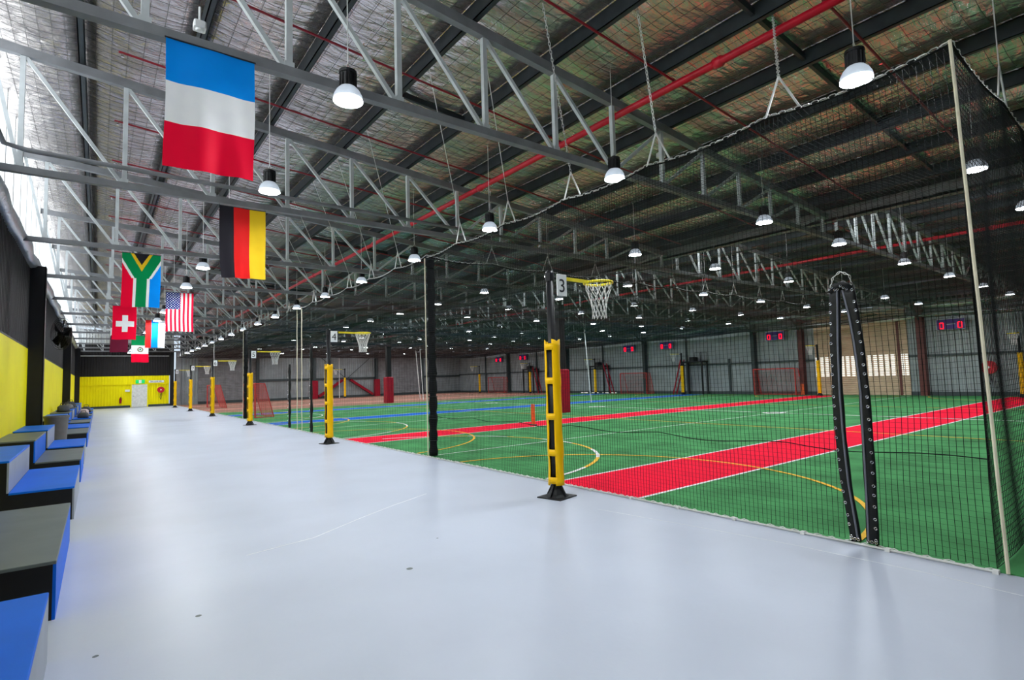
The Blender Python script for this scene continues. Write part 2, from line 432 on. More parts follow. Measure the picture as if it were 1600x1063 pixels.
# step between roofs with panes facing right
wn = struct('window_2', label='clerestory panes in the step between the two roofs')
MB().box(VX - .12, VX - .06, SY, EY, roof_z(VX - .01) - .3, 6.95).build('window_frame', 'purlin', wn)
y = SY
while y < EY - .1:
    y1 = min(y + 2.4, EY)
    MB().box(VX - .05, VX - .02, y + .04, y1 - .04, 5.90, 6.80).build('pane', 'glow3', wn)
    y = y1
MB().box(VX - .15, VX + .12, SY, EY, 5.38, 5.44).box(VX - .15, VX - .12, SY, EY, 5.38, 5.66).box(VX + .09, VX + .12, SY, EY, 5.38, 5.62).build('valley_gutter', 'chord', wn)

# right wall
wr = struct('wall_right', label='grey ribbed steel right wall')
bays = [(SY, 1.6), (1.6, 10.2), (10.35, 10.9), (16.0, 16.75), (16.9, 20.0), (20.15, 29.6), (29.75, 39.2), (39.35, 48.8), (48.95, EY)]
for a0, a1 in bays:
    b = MB(); corr(b, 'x', RX, a0, a1, 0, 5.45, .25, .03, -1); b.build('wall_panel', 'steelwall', wr, label='grey ribbed wall sheet')
    MB().box(RX - .13, RX - .03, a0, a1, 2.18, 2.30).build('girt', 'darkgreen', wr)
    MB().box(RX - .13, RX - .03, a0, a1, 4.45, 4.55).build('girt', 'darkgreen', wr)
    MB().box(RX - .10, RX - .031, a0, a1, .0, .22).build('kick_board', 'darkgreen', wr)
for cy, m, wd in ((1.6, 'darkgreen', .2), (10.2, 'brown', .34), (16.75, 'brown', .3), (20.0, 'darkgreen', .25), (29.6, 'darkgreen', .25), (39.2, 'darkgreen', .25), (48.8, 'darkgreen', .25)):
    b = MB(); x0, x1 = RX - .42, RX - .04
    b.box(x0, x0 + .02, cy - wd / 2, cy + wd / 2, 0, 5.3).box(x1 - .02, x1, cy - wd / 2, cy + wd / 2, 0, 5.3).box(x0, x1, cy - .01, cy + .01, 0, 5.3)
    b.box(x0, x1, cy - wd / 2, cy - wd / 2 + .015, 0, 5.3)
    b.build('column', m, wr, label='dark steel column' if m != 'brown' else 'brown steel column')
    MB().bar((RX - .3, cy, 4.2), (RX - 1.5, cy, 5.0), .08).build('knee_brace', 'darkgreen', wr)
for cy in (5.9, 22.0, 25.6, 34.5, 44.0, 53.5):
    MB().box(RX - .15, RX - .035, cy - .06, cy + .06, 0, 2.6 if cy in (22.0, ) else 4.5).build('stud', 'darkgreen', wr)
for (a0, a1, z, r) in ((SY, 10.0, 5.02, .17), (10.5, 20.0, 5.1, .2), (20.2, 29.6, 4.85, .2), (29.8, 44, 4.8, .2), (1.8, 20.0, 4.45, .12), (44, EY, 4.8, .2)):
    b = MB(); b.smooth = True; n = 24
    b.path([(RX - .3 - .04 * math.sin(i * 1.9), a0 + (a1 - a0) * i / n, z + .05 * math.sin(i * .8)) for i in range(n + 1)], [r + .03 * math.sin(i * 2.1) for i in range(n + 1)], 12)
    b.build('insulation_roll', 'roll', wr, label='silver foil roll along the wall top')
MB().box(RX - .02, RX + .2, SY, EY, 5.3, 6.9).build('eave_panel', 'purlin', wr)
for y0 in (33.0, 35.2, 36.6):
    MB().box(RX - .1, RX - .028, y0, y0 + (1.7 if y0 == 33.0 else .9), .02, .09).build('gap_under_door', 'glow2', wr, label='daylight strip under a door')
# tan shutter with lit slots
dr = struct('door_1', (RX, 0, 0), label='tan slatted roller shutter with daylight slots')
b = MB(); z = .02
while z < 4.75:
    lit = 1.12 < z < 2.38
    b.prism([(-.03, z), (-.06, z + .03), (-.06, z + .075), (-.03, z + .105)], 'y', 11.45, 16.0)
    b.prism([(-.03, z), (-.06, z + .03), (-.06, z + .075), (-.03, z + .105)], 'y', 10.9, 11.30)
    z += .115
b.build('shutter_slats', 'tan', dr, kind='stuff')
MB().box(-.02, .0, 10.9, 16.0, 0, 4.8).build('door_leaf', 'tan', dr)
MB().box(-.10, -.02, 11.3, 11.42, 0, 4.5).build('guide_channel', 'brown', dr)
MB().box(-.35, -.02, 10.9, 16.0, 4.6, 5.0).build('shutter_housing', 'tan', dr)
y = 11.6
k = 0
while y < 15.9:
    for z in [1.16 + .115 * q for q in range(11)]:
        pass
    b = MB()
    for z in [1.165 + .115 * q for q in range(11)]: b.box(-.067, -.058, y, y + .19, z, z + .075)
    b.build('light_slot', 'glow2', dr, kind='stuff', label='column of daylight slots'); y += .30; k += 1
b = MB()
for yy in (10.94, 11.13):
    for z in [1.165 + .115 * q for q in range(11)]: b.box(-.067, -.058, yy, yy + .14, z, z + .075)
b.build('light_slot', 'glow2', dr, kind='stuff', label='column of daylight slots')

# end wall
we = struct('wall_end', label='end wall, yellow and black beside grey shutters')
b = MB(); corr(b, 'y', EY, WX, 2.35, 0, 2.1, .2, .03, -1); corr(b, 'y', EY, 3.65, 5.25, 0, 2.1, .2, .03, -1); b.build('wall_panel', 'yellow', we, label='yellow ribbed lower sheet')
b = MB(); corr(b, 'y', EY - .10, WX, 5.25, 2.08, 2.8, .2, .03, -1); b.box(WX, 5.25, EY - .14, EY, 2.04, 2.09); b.build('wall_panel', 'yellow', we, label='yellow ribbed band with a ledge')
b = MB(); corr(b, 'y', EY, WX, 5.6, 2.8, 5.75, .2, .03, -1); b.build('wall_panel', 'blackcorr', we, label='black ribbed sheet')
b = MB(); corr(b, 'y', EY, WX, 5.6, 5.75, 6.9, .2, .03, -1); b.build('wall_panel', 'endupper', we, label='pale ribbed sheet under the roof')
MB().box(WX, 5.3, EY - .08, EY - .03, .0, .2).build('kick_board', 'darkgreen', we)
MB().box(5.3, 5.6, EY - .25, EY, 0, 5.0).build('column', 'black', we, label='black steel column')
MB().box(5.75, 6.1, EY - .4, EY, 0, 5.0).build('column', 'greydoor', we, label='grey steel column')
MB().cyl((-1.3, EY - .15, 4.6), (5.2, EY - .15, 4.6), .04, 8).build('conduit', 'galv', we, label='grey horizontal conduit')
for x in (2.33, 3.57):
    MB().box(x, x + .08, EY - .15, EY, 0, 2.12).build('door_jamb', 'yellow', we)
b = MB(); corr(b, 'y', EY, 6.1, 7.6, 0, 5.5, .25, .03, -1); corr(b, 'y', EY, 12.9, 25.6, 0, 5.5, .25, .03, -1); corr(b, 'y', EY, 31.6, RX, 0, 5.5, .25, .03, -1)
b.build('wall_panel', 'steelwall', we, label='grey ribbed wall sheet')
MB().box(6.1, RX, EY - .03, EY + .1, 5.5, 6.9).build('eave_panel', 'purlin', we)
for x0, x1 in ((12.9, 18.3), (18.6, 25.4), (31.6, 36.8)):
    MB().box(x0, x1, EY - .14, EY - .03, 2.0, 2.22).build('girt', 'darkgreen', we)
    MB().box(x0, x1, EY - .10, EY - .03, 0, .25).build('kick_board', 'darkgreen', we)
MB().box(6.1, RX, EY - .2, EY - .03, 5.0, 5.25).build('girt', 'darkgreen', we)
for x in (12.8, 18.45, 25.5, 31.4):
    b = MB(); b.box(x - .14, x + .14, EY - .4, EY - .38, 0, 5.2).box(x - .14, x + .14, EY - .06, EY - .04, 0, 5.2).box(x - .01, x + .01, EY - .38, EY - .06, 0, 5.2)
    b.build('column', 'darkgreen', we, label='dark steel column')
for x in (18.45, 25.5):
    MB().bevbox(x - .3, x + .3, EY - .62, EY - .1, .02, 1.95, .05).build('column_pad', 'redpad', we, label='dark red padding on a column')
for xa, xb in ((18.9, 21.5), (25.0, 22.4)):
    MB().bar((xa, EY - .3, .25), (xb, EY - .3, 1.95), .25, .34, up=(0, 1, 0)).build('brace_pad', 'redpad', we, label='dark red padded diagonal brace')
for xa, xb in ((18.6, 21.9), (25.3, 22.0)):
    MB().bar((xa, EY - .3, 4.9), (xb, EY - .3, 2.1), .05, .05).build('brace_rod', 'darkgreen', we)
for x0, x1, nm in ((7.6, 12.7, 'door_2'), (25.7, 31.3, 'door_3')):
    d = struct(nm, (0, EY, 0), label='grey slatted roller shutter in the end wall')
    b = MB(); z = .25
    while z < 4.9:
        b.prism([(-.04, z), (-.075, z + .04), (-.075, z + .11), (-.04, z + .15)], 'x', x0, x1); z += .16
    b.build('shutter_slats', 'greydoor', d, kind='stuff')
    MB().box(x0, x1, -.04, .0, 0, 5.5).build('door_leaf', 'greydoor', d)
    MB().box(x0, x1, -.09, -.04, .0, .25).build('bottom_bar', 'darkgreen', d)
# white exit door
d = struct('door_4', (0, EY, 0), label='white exit door in the yellow end wall')
MB().bevbox(2.42, 3.56, -.10, -.03, .02, 2.04, .005).build('door_leaf', 'white', d)
MB().cyl((2.52, -.11, 1.0), (2.52, -.17, 1.0), .03, 10).cyl((2.50, -.17, 1.0), (2.64, -.17, 1.0), .012, 8).build('door_handle', 'chrome', d)
# near wall behind the camera
MB().box(WX - .3, RX + .4, SY - .15, SY, 0, 6.9).build('wall_near', 'greydoor')['kind'] = 'structure'
# ------------------------------------------------------------------ trusses
XA = [-.99 + 1.27 * k for k in range(0, 13)]          # roof A nodes up to 14.25
XB = [15.06 + 1.25 * k for k in range(0, 18)]         # roof B nodes up to 36.3
TY = [5.8, 10.65, 15.45, 20.25, 25.1, 29.9, 34.7, 39.5, 44.3, 49.1, 53.9, 58.6]
BZ = 4.98
t0 = thing('roof_truss', '', 'truss', (0, TY[0], 0), group='white steel roof trusses')
MB().box(WX + .05, RX - .3, -.05, .05, BZ - .05, BZ + .05).build('bottom_chord', 'chord', t0)
b = MB(); b.bar((WX + .05, 0, roof_z(WX) - .33), (VX - .2, 0, roof_z(VX - .2) - .33), .10, .14)
b.build('top_chord', 'chord', t0)
b = MB(); b.bar((VX - .2, 0, roof_z(VX + .1) - .33), (RX - .3, 0, roof_z(RX - .3) - .33), .10, .14)
b.build('top_chord', 'chord', t0)
def strut(x, z0, z1):
    return MB().box(x - .032, x + .032, -.032, .032, z0, z1).box(x - .05, x + .05, -.036, .036, z0, z0 + .06).build('strut', 'truss', t0)
def tz(x): return roof_z(x) - .40
for X, mid in ((XA, 6.63), (XB, 26.0)):
    for x in X: strut(x, BZ + .05, tz(x))
    for a, c in zip(X, X[1:]):
        m_ = (a + c) / 2
        if m_ < mid: p, q = (a + .03, 0, tz(a)), (c - .05, 0, BZ + .05)
        else: p, q = (c - .03, 0, tz(c)), (a + .05, 0, BZ + .05)
        MB().bar(p, q, .05, .05).build('diagonal', 'truss', t0)
MB().bar((WX + .1, 0, tz(WX)), (XA[0] - .02, 0, BZ + .05), .05).build('diagonal', 'truss', t0)
T0 = tree_of(t0)
flagof = {0: 'carrying the blue white red flag', 1: 'carrying the black red gold flag', 2: 'carrying the green flag with a Y band', 3: 'carrying the starred striped flag',
          4: 'carrying the red flag with a white cross', 5: 'carrying the red blue white flag', 6: 'carrying the green white red flag'}
for i, y in enumerate(TY):
    lab = 'white steel roof truss ' + flagof.get(i, ORD[i] + ' in line from the camera')
    if i == 0: t0['label'] = 'nearest ' + lab
    elif i == len(TY) - 1: dup(T0, (0, y, 0), label='farthest white steel roof truss, against the end wall')
    else: dup(T0, (0, y, 0), label=lab)

# ------------------------------------------------------------------ sprinkler pipes
def sprinkler(x, lab, x0, x1, zmain, m, branches):
    t = thing('sprinkler_pipework', lab, 'pipe', (x, 0, 0))
    b = MB(); b.smooth = True; b.cyl((0, SY + .1, zmain), (0, EY - .3, zmain), .055, 12)
    for y in range(-2, 58, 6): b.cyl((0, y - .06, zmain), (0, y + .06, zmain), .075, 12)
    b.build('main_pipe', m, t)
    for y in branches:
        z = roof_z(x) - .34
        pts = [(xx, y, roof_z(x + xx) - .36) for xx in ((x0 - x), 0, (x1 - x))]
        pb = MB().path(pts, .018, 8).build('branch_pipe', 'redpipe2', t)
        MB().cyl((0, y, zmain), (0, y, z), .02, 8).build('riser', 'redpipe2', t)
        xx = x0 - x + .05
        while xx < x1 - x and y < 20:
            zz = roof_z(x + xx) - .36
            MB().cyl((xx, y, zz), (xx, y, zz - .06), .012, 6).cyl((xx, y, zz - .06), (xx, y, zz - .066), .022, 8).build('sprinkler_head', 'chrome', pb)
            xx += 2.8
sprinkler(6.85, 'bright red sprinkler main running the length of the left roof', .15, 13.8, 6.02, 'redpipe', [-.2, 2.6, 4.75, 7.3, 9.6, 12.2, 14.4, 17.2, 19.2, 22, 24, 26.9, 31, 36, 41, 46])
sprinkler(21.8, 'red sprinkler main under the farther right roof', 15.5, 28, 5.86, 'redpipe', [2.6, 7.3, 12.2, 17, 22, 27, 32])
# grey conduit beside the second truss
b = MB(); b.smooth = True
b.path([(-1.35, 9.4, 6.2), (-1.28, 10.0, 5.6), (-1.15, 10.42, 5.27), (-.9, 10.45, 5.23), (3, 10.45, 5.17), (9.5, 10.45, 5.1)], .036, 10)
tag(b.build('conduit_pipe', 'chord'), 'dark grey round conduit running along the truss with the black red gold flag', 'pipe')

# ------------------------------------------------------------------ high bay lamps
LX = [2.1, 6.35, 10.9, 14.5, 19.0, 23.4, 27.8, 32.2]
LY = [2.15, 5.55, 8.95, 12.3, 15.8, 19.15, 22.6, 26.0, 29.4, 32.8, 36.2, 39.6, 43.0, 46.4, 49.8, 53.2, 56.6]
ld = bpy.data.lights.new('bulb', 'AREA'); ld.shape = 'DISK'; ld.size = .28; ld.energy = LAMP_W; ld.color = (0.90, 0.96, 1.0); ld.spread = PI
rown = ['over the walkway', 'just inside the turf edge', 'in the second row over the turf', 'in the third row over the turf', 'in the fourth row over the turf', 'in the fifth row over the turf', 'in the sixth row over the turf', 'in the row nearest the far wall']
b = MB(); b.smooth = True; b.lathe([(.158, .012), (.15, .06), (.125, .11), (.09, .15), (.088, .152), (.12, .108), (.145, .058), (.152, .016)], 24, cap=False); refl = b
hs = MB(); hs.lathe([(.085, .14), (.085, .30), (.095, .305), (.095, .335), (.06, .34), (.03, .37)], 18)
lens = MB(); lens.smooth = True; lens.lathe([(.155, 0), (.15, .012), (.10, .02)], 24, cap=True)
fins = MB()
for k in range(12):
    t = 2 * PI * k / 12; fins.bar((.085 * math.cos(t), .085 * math.sin(t), .15), (.085 * math.cos(t), .085 * math.sin(t), .29), .012, .02)
LZ = 4.72
for i, x in enumerate(LX):
    lamp = thing('high_bay_lamp', '', 'lamp', (x, LY[0], LZ), group='high bay lamps')
    lens.build('lens', 'lens', lamp); refl.build('reflector', 'reflector', lamp); hs.build('housing', 'black', lamp); fins.build('cooling_fins', 'black', lamp)
    b = MB(); b.path([(0, 0, .37), (.03, 0, .40), (0, 0, .43), (-.02, 0, .40), (0, 0, .37)], .005, 5); b.cyl((0, 0, .42), (0, 0, roof_z(x) - LZ - .02), .006, 5); b.build('hanging_wire', 'galv', lamp)
    lo = bpy.data.objects.new('bulb', ld); C.objects.link(lo); lo.parent = lamp; lo.location = (0, 0, -.012)
    LT = tree_of(lamp)
    for j, y in enumerate(LY):
        lab = 'lit high bay lamp %s, %s from the camera end' % (rown[i], ORD[j])
        if j == 0: lamp['label'] = lab
        else: dup(LT, (x, y, LZ), label=lab)

# ------------------------------------------------------------------ flags
W_ = (0.85, 0.86, 0.90); 
FM = {k: mat('flag_' + k, c, .65, var=.05, transl=.4, scale=3, spec=.2) for k, c in dict(blue=(0.0, 0.30, 1.0), white=(0.95, 0.95, 1.0), red=(1.0, 0.0, 0.04), black=(0.02, 0.018, 0.025), gold=(0.95, 0.62, 0.02), green=(0.0, 0.30, 0.09), navy=(0.0, 0.015, 0.16), maroon=(0.16, 0.01, 0.035), brown=(0.25, 0.17, 0.08), scarlet=(0.85, 0.02, 0.02)).items()}
def f_fr(u, v): return 'blue' if v < .335 else ('white' if v < .655 else 'red')
def f_de(u, v): return 'black' if u < .31 else ('scarlet' if u < .655 else 'gold')
def f_sa(u, v):
    a = abs(u - .5)
    if v < .42:
        if a < .20 - v * .95: return 'black'
        if a < .285 - v * .86: return 'gold'
    # the green Y: arms from the top corners, then the stem
    edge = .5 - max(0, (v - .10)) * .88 if v < .46 else .14
    edge = max(edge, .14)
    if a < edge: return 'green'
    if a < edge + .075: return 'white'
    return 'red' if u < .5 else 'blue'
def f_us(u, v):
    if u < .52 and v < .43:
        gx = u / .52 * 5; gy = v / .43 * 7
        for off in (0, .5):
            fx = (gx + off) % 1 - .5; fy = (gy + off) % 1 - .5
            if fx * fx * 1.2 + fy * fy < .028: return 'white'
        return 'navy'
    return 'red' if int(u * 13) % 2 == 0 else 'white'
def f_ch(u, v):
    a, c = abs(u - .52), abs(v - .53)
    if (a < .12 and c < .25) or (a < .38 and c < .085): return 'white'
    return 'red'
def f_ru(u, v): return 'scarlet' if u < .30 else ('blue' if u < .66 else 'white')
def f_mx(u, v):
    if v < .36: return 'green'
    if v > .68: return 'red'
    d = ((u - .52) / .17) ** 2 + ((v - .52) / .09) ** 2
    if d < 1 and d > .35: return 'brown'
    if d < .12: return 'green'
    return 'white'
def f_qa(u, v):
    e = .30 + .06 * abs((u * 9) % 1 - .5) * 2
    return 'white' if v < e else 'maroon'
def flag(fn, x, y, ztop, label, wd=.76, hg=1.27, nu=40, nv=66, amp=.02, ph=0.0, tiltx=0, drop=.05, curl=0.0):
    t = thing('flag', label, 'flag', (x, y - .07, ztop), group='national flags hanging from the trusses')
    names = []; b = MB(); b.smooth = True; vs = []
    for j in range(nv + 1):
        v = j / nv
        for i in range(nu + 1):
            u = i / nu
            dy = amp * (.25 + v) * math.sin(u * 9 + ph + v * 2) + amp * .6 * v * math.sin(u * 17 + ph * 2 - v * 3)
            xx = u * wd + .012 * v * math.sin(v * 5 + ph) + curl * v * v * (1 - u) * .5
            vs.append((xx, dy + curl * v * v * (1 - u), -v * hg - .008 * math.sin(u * 7 + ph) * v - tiltx * u))
    o = len(b.v); b.v += vs
    for j in range(nv):
        for i in range(nu):
            c = fn((i + .5) / nu, (j + .5) / nv)
            if c not in names: names.append(c)
            a = j * (nu + 1) + i
            b.f.append((a, a + nu + 1, a + nu + 2, a + 1)); b.mi.append(names.index(c)); b.sm.append(True)
    b.build('cloth', [FM[n] for n in names], t)
    b = MB(); b.cyl((-.01, 0, .004), (wd + .01, 0, .004 - tiltx), .008, 8); b.build('rod', 'ink', t)
    for q in (0.0, wd): MB().cyl((q, 0, 0), (q, .04, BZ - .045 - ztop), .003, 5).build('cord', 'ink', t)
flag(f_fr, .44, 5.80, 4.93, 'large blue white and red banner flag nearest the camera', hg=1.22, amp=.018, tiltx=.0)
flag(f_de, 1.65, 10.65, 4.88, 'black red and gold banner flag behind the blue white red one', amp=.035, ph=1.2, curl=.12)
flag(f_sa, .39, 15.45, 4.86, 'green flag with yellow edged black triangle and white bordered Y', nu=80, nv=132, amp=.006)
flag(f_us, 1.66, 20.25, 4.71, 'red and white striped flag with blue starred canton', nu=104, nv=90, hg=1.25, amp=.01, ph=2)
flag(f_ch, .38, 25.1, 4.80, 'red flag with a white cross', wd=.74, nu=50, nv=80, amp=.008)
flag(f_ru, 1.68, 29.9, 4.80, 'red blue and white vertical banded flag beside the white cross flag', amp=.02, ph=.6)
flag(f_mx, 1.35, 34.7, 4.45, 'green white and red flag with a brown emblem, lowest of the flags', hg=1.4, amp=.03, ph=2.4, drop=.5)
flag(f_qa, .45, 34.7, 4.85, 'maroon flag with a white serrated top band', hg=1.27, amp=.015, ph=.3)

# ------------------------------------------------------------------ benches
def bench(y0, y1, kind, label, x1=-.22):
    t = thing('tiered_bench', label, 'bench', (WX, y0, 0), group='blue and grey tiered spectator benches')
    L = y1 - y0; sx = x1 - WX; rx = -.86 - WX
    top, face = ('blue', 'greyface') if kind == 0 else ('grey', 'blue')
    MB().bevbox(rx, sx, -.0, L, .40, .425, .004).build('seat_board', top, t)
    MB().box(sx - .02, sx, .002, L - .002, 0, .40).build('front_panel', face, t)
    MB().bevbox(.01, rx, 0, L, .80, .825, .004).build('upper_seat_board', top, t)
    MB().box(rx - .02, rx, .002, L - .002, .425, .80).build('riser_panel', face, t)
    for a, c in ((.0, .02), (L - .02, L)):
        MB().prism([(.02, 0), (sx - .02, 0), (sx - .02, .40), (rx - .02, .40), (rx - .02, .80), (.02, .80)], 'y', a - (.002 if a == 0 else 0), c).build('end_panel', 'black', t)
bs = [(2.1, 4.56, 0), (5.35, 7.95, 1), (9.25, 11.8, 0), (12.8, 15.25, 1), (15.85, 18.2, 0), (20.5, 23.0, 1), (23.6, 26.1, 0), (27.2, 29.7, 1), (30.6, 33.1, 0), (34.2, 36.1, 1), (37.6, 40.1, 0), (41.0, 43.5, 1), (44.6, 47.0, 0)]
who = ['blue tiered bench with pale grey front, at the bottom left corner', 'grey topped tiered bench with blue front, second from the camera', 'blue tiered bench with grey riser, third from the camera',
       'grey topped tiered bench with blue riser, fourth from the camera', 'blue tiered bench just before the grey bin', 'grey topped tiered bench just past the grey bin'] + \
      ['%s tiered bench against the yellow wall, %s from the camera' % ('blue' if q[2] == 0 else 'grey topped', ORD[i + 6]) for i, q in enumerate(bs[6:])]
for q, lab in zip(bs, who): bench(*q, lab)
m_ = MB()
for (x, y) in ((.62, 1.35), (.70, 1.28), (.55, 1.7)): m_.lathe([(.012, .4252), (.010, .4262)], 7, (x, y + .3, 0))
c0 = [o for o in C.objects if o.name == 'tiered_bench'][0]
m_.build('paint_chip', 'paper', c0, label='white chips in the blue paint')
# bin
t = thing('rubbish_bin', 'tall grey tapered rubbish bin standing between the benches', 'bin', (-.88, 19.35, 0))
b = MB(); b.smooth = True; b.lathe([(.20, 0), (.215, .05), (.235, .5), (.26, .92), (.275, .95), (.275, .98), (.25, .98), (.225, .5), (.20, .06)], 24); b.build('body', 'bin', t)
b = MB(); b.lathe([(.27, .95), (.285, .96), (.285, 1.0), (.245, 1.0), (.245, .96)], 24, cap=False); b.build('rim', 'bin', t)
for s in (-1, 1): MB().path([(s * .26, -.07, .86), (s * .31, -.05, .86), (s * .31, .05, .86), (s * .26, .07, .86)], .012, 6).build('handle', 'bin', t)
# bags and clothing left on the far benches
def bag(x, y, z, sx, sy, sz, m, label, cat='bag'):
    t = thing('sports_bag' if cat == 'bag' else 'folded_clothing', label, cat, (x, y, z))
    b = MB(); b.smooth = True; n = 14; prof = [(.5, 0), (.98, .05), (1.0, .35), (.85, .75), (.5, .95), (.1, 1.0)]
    vs = []
    for r, zz in prof:
        for k in range(n):
            a = 2 * PI * k / n; j = 1 + .12 * math.sin(3 * a + z * 7 + zz * 4) + .06 * math.sin(7 * a + y)
            ca, sa = math.cos(a), math.sin(a)
            vs.append((sx * r * j * (abs(ca) ** .6) * (1 if ca > 0 else -1), sy * r * j * (abs(sa) ** .6) * (1 if sa > 0 else -1), sz * zz))
    fs = [(i * n + k, i * n + (k + 1) % n, (i + 1) * n + (k + 1) % n, (i + 1) * n + k) for i in range(5) for k in range(n)] + [tuple(range(n - 1, -1, -1)), tuple(5 * n + k for k in range(n))]
    b._add(vs, fs); b.build('body', m, t)
    if cat == 'bag':
        MB().path([(-sx * .5, 0, sz * .85), (-sx * .35, 0, sz * 1.25), (sx * .35, 0, sz * 1.25), (sx * .5, 0, sz * .85)], .015, 6).build('strap', 'darkcloth', t)
bag(-1.1, 28.4, .825, .2, .4, .28, 'darkcloth', 'dark sports bag on the upper tier of a far bench')
bag(-.5, 31.5, .425, .2, .5, .25, 'darkcloth', 'dark sports bag on the lower seat of a far blue bench')
bag(-1.1, 32.2, .825, .2, .3, .25, 'bin', 'grey sports bag on the upper tier of a far blue bench')
bag(-.55, 35.0, .425, .22, .4, .3, 'pinkcloth', 'pale pinkish clothing heaped on a far grey bench', 'clothing')
bag(-1.1, 35.4, .825, .22, .4, .30, 'darkcloth', 'dark bag beside the second black column', 'bag')
bag(-.5, 38.6, .425, .22, .5, .34, 'darkcloth', 'dark bag on a blue bench beyond the second column', 'bag')
bag(-.5, 42.0, .425, .18, .3, .2, 'endupper', 'white clothing on the bench near the end wall', 'clothing')

# ------------------------------------------------------------------ wall fan
t = thing('wall_fan', 'big black caged wall fan between the two black columns', 'fan', (WX + .45, 23.2, 3.55), rz=math.radians(-60))
for k in range(7):
    r = .52 * (k + 1) / 7
    for s in (-1, 1):
        d = s * .12 * math.cos(k / 7 * 1.4)
        MB().path([(r * math.cos(2 * PI * q / 28), d, r * math.sin(2 * PI * q / 28)) for q in range(28)], .006, 4, closed=True).build('cage_ring', 'black', t)
for k in range(5):
    a = 2 * PI * k / 5; b = MB(); ca, sa = math.cos(a), math.sin(a)
    vs = [(.06 * ca - .05 * sa, .05, .06 * sa + .05 * ca), (.45 * ca - .16 * sa, .06, .45 * sa + .16 * ca), (.48 * ca + .10 * sa, -.03, .48 * sa - .10 * ca), (.06 * ca + .05 * sa, -.03, .06 * sa - .05 * ca)]
    vs += [(v[0], v[1] + .006, v[2]) for v in vs]
    b._add(vs, [(0, 1, 2, 3), (7, 6, 5, 4), (0, 4, 5, 1), (1, 5, 6, 2), (2, 6, 7, 3), (3, 7, 4, 0)]); b.build('blade', 'black', t)
MB().cyl((0, -.06, 0), (0, .2, 0), .09, 16).build('motor', 'black', t)
MB().bar((0, .15, 0), (-.25, .42, -.1), .05).build('bracket', 'black', t)

